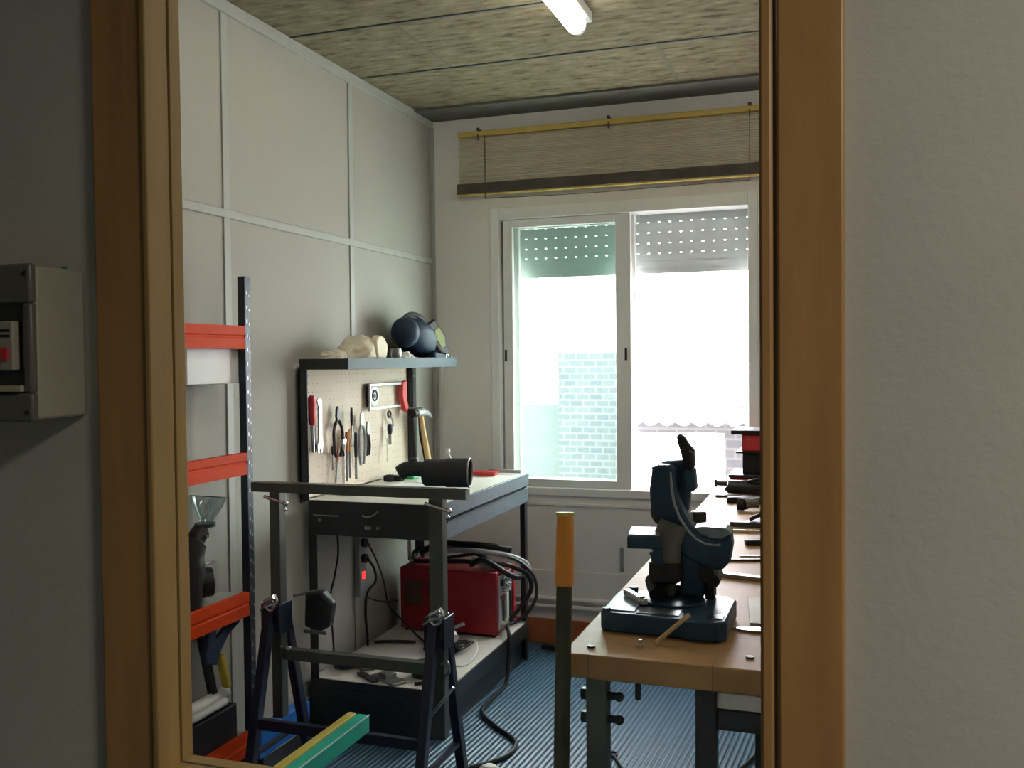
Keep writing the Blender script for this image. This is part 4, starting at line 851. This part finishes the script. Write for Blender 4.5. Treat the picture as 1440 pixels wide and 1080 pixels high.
# ------------------------------------------------------------------ broom-like pole leaning on the bench corner
bp = thing('tool_pole', 'dark pole with orange grip leaning upright at the corner of saw bench', 'pole', (-.45, 1.45, 0))
P0, P1 = V((-.472, 1.56, .0)), V((-.470, 1.655, 1.165))
dv = (P1-P0).normalized(); L = (P1-P0).length
MB().tube([P0+dv*.01, P0+dv*(L-.11)], .0145, 16).build('shaft', 'pole', bp)
MB().tube([P0+dv*(L-.125), P0+dv*(L-.12), P0+dv*(L-.004), P1], .02, 18, True, [.0165, .0175, .0155, .0135]).build('grip', 'handle_or', bp)
MB().tube([P1, P1+dv*.006], .0168, 18).build('grip_cap', 'yellow2', bp)
MB().tube([P0, P0+dv*.03], .018, 12).build('foot', 'black', bp)

# ------------------------------------------------------------------ fuse box on the near wall
fb = thing('fuse_box', 'grey surface-mounted fuse box with dark lid on the near wall', 'fuse box', (-.95, .86, 1.385))
MB().box(-1.07, -.842, .826, .8995, 1.388, 1.560).build('case', 'panelgrey', fb, .004)
b = MB(); b.box(-1.072, -.840, .816, .826, 1.518, 1.5615); b.box(-1.072, -.840, .816, .826, 1.386, 1.418); b.box(-.852, -.840, .816, .826, 1.418, 1.518); b.box(-1.072, -1.05, .816, .826, 1.418, 1.518); b.build('lid_frame', 'paneldark', fb, .003)
MB().box(-1.05, -.852, .8235, .826, 1.418, 1.518).build('recess', 'steel_dark', fb)
for x in (-.872, -.895, -.918, -.941):
    s = MB().box(x-.010, x+.010, .8125, .8235, 1.443, 1.498).build('breaker', 'panelgrey', fb, .002)
    MB().box(x-.006, x+.004, .8095, .8125, 1.455, 1.468).build('toggle', 'red', s)
    MB().box(x-.008, x+.006, .8120, .8125, 1.486, 1.489).box(x-.008, x+.006, .8120, .8125, 1.480, 1.483).build('marking', 'black', s)
for z in (1.55, 1.397): MB().cyl((-.847, .816, z), (-.847, .8145, z), .0035, seg=3).build('lid_screw', 'dark', fb)
MB().box(-1.05, -.852, .812, .8235, 1.420, 1.4265).build('lower_ledge', 'cream', fb)
tag(MB().box(-.876, -.868, .8985, .8998, 1.5625, 1.566).build('green_mark', 'green'), 'tiny green mark on the wall above the fuse box', 'mark')

# ------------------------------------------------------------------ outside
struct(MB().box(-9, 6, 4.95, 14, -.06, -.01).build('ground', 'outwhite', smooth=False))
oy = 8.0
t = thing('corrugated_roof', 'white corrugated awning roof over the brick wall outside', 'roof', (-1.2, 7.8, 1.0))
b = MB(); x0 = -1.68; wd_ = .136
top, bot = [], []
N = 160
for k in range(N+1):
    x = x0+k*(3.18/N); zc_ = .034*abs(math.sin(math.pi*(x-x0)/wd_))
    top.append((x, zc_))
vs = []
for (x, dz) in top:
    vs.append([b.bm.verts.new((x, 7.80, .905-dz+.02)), b.bm.verts.new((x, 8.20, 1.03-dz+.02)), b.bm.verts.new((x, 8.20, 1.05-dz+.02)), b.bm.verts.new((x, 7.80, .925-dz+.02))])
for a_, c_ in zip(vs, vs[1:]):
    for i in range(4): b.bm.faces.new((a_[i], a_[(i+1) % 4], c_[(i+1) % 4], c_[i]))
b.build('sheet', 'outroof', t)
MB().box(-1.68, 1.5, 8.19, 8.23, .96, 1.015).build('ridge', 'outroof', t)
for k in range(14): MB().box(-1.60+k*.136, -1.555+k*.136, 7.99, 8.19, 1.028, 1.036).build('ridge_gap', 'brick', t)
t = thing('brick_wall', 'pale grey brick wall with a white doorway outside the window', 'wall', (0, 8.3, 0))
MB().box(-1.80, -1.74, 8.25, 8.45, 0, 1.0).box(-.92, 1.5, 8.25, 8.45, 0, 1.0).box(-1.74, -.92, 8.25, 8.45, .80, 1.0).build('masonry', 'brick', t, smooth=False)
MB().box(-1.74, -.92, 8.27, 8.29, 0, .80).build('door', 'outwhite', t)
t = thing('white_building', 'pale sunlit building with a bluish band behind the courtyard', 'building', (-1, 12.2, 0))
MB().box(-3.4, 3.5, 12.0, 12.3, -0, 1.75).build('facade', 'outwhite', t, smooth=False)
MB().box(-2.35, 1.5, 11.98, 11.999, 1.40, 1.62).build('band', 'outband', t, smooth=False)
t = thing('air_conditioner', 'white air conditioner unit on the wall outside at right', 'air conditioner', (-.8, 11.8, 1.1))
MB().box(-.62, -.30, 11.75, 12.0, 1.02, 1.25).build('case', 'outwhite', t); MB().box(-.56, -.36, 11.74, 11.75, 1.16, 1.22).build('grille', 'grey', t)
t = thing('stone_house', 'grey stone house seen through the left window pane', 'house', (-2.7, 9, 0))
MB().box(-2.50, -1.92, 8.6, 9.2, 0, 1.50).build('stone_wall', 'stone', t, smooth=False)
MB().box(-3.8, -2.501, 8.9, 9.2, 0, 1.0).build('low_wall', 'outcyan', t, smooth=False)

# ------------------------------------------------------------------ groups of repeats
GR = {'cord': 'power cords below the worktop', 'screw_head': 'screw heads in the saw bench top', 'paper_sheet': 'paper sheets on the worktop',
      'red_case': 'stacked tool cases on the saw bench', 'black_red_case': 'stacked tool cases on the saw bench', 'fluorescent_lamp': 'ceiling lamps',
      'white_tube': 'tubes at the rack bottom', 'capped_tube': 'tubes at the rack bottom', 'green_beam': 'painted beams on the trestle brace', 'yellow_beam': 'painted beams on the trestle brace'}
HT = ('screwdriver', 'wrench', 'pliers', 'file', 'rasp', 'scraper', 'chisel', 'punch', 'hook_tool', 'socket', 'hacksaw', 'awl', 'snips', 'spike', 'claw_hammer', 'tape_reel')
for o in list(COL.objects):
    if o.parent or not o.get('label') or o.get('kind') == 'structure': continue
    k = o.name.split('.')[0]
    if k in GR: o['group'] = GR[k]
    elif k in HT and 'worktop by' not in o['label']: o['group'] = 'hand tools hanging on the pegboard'
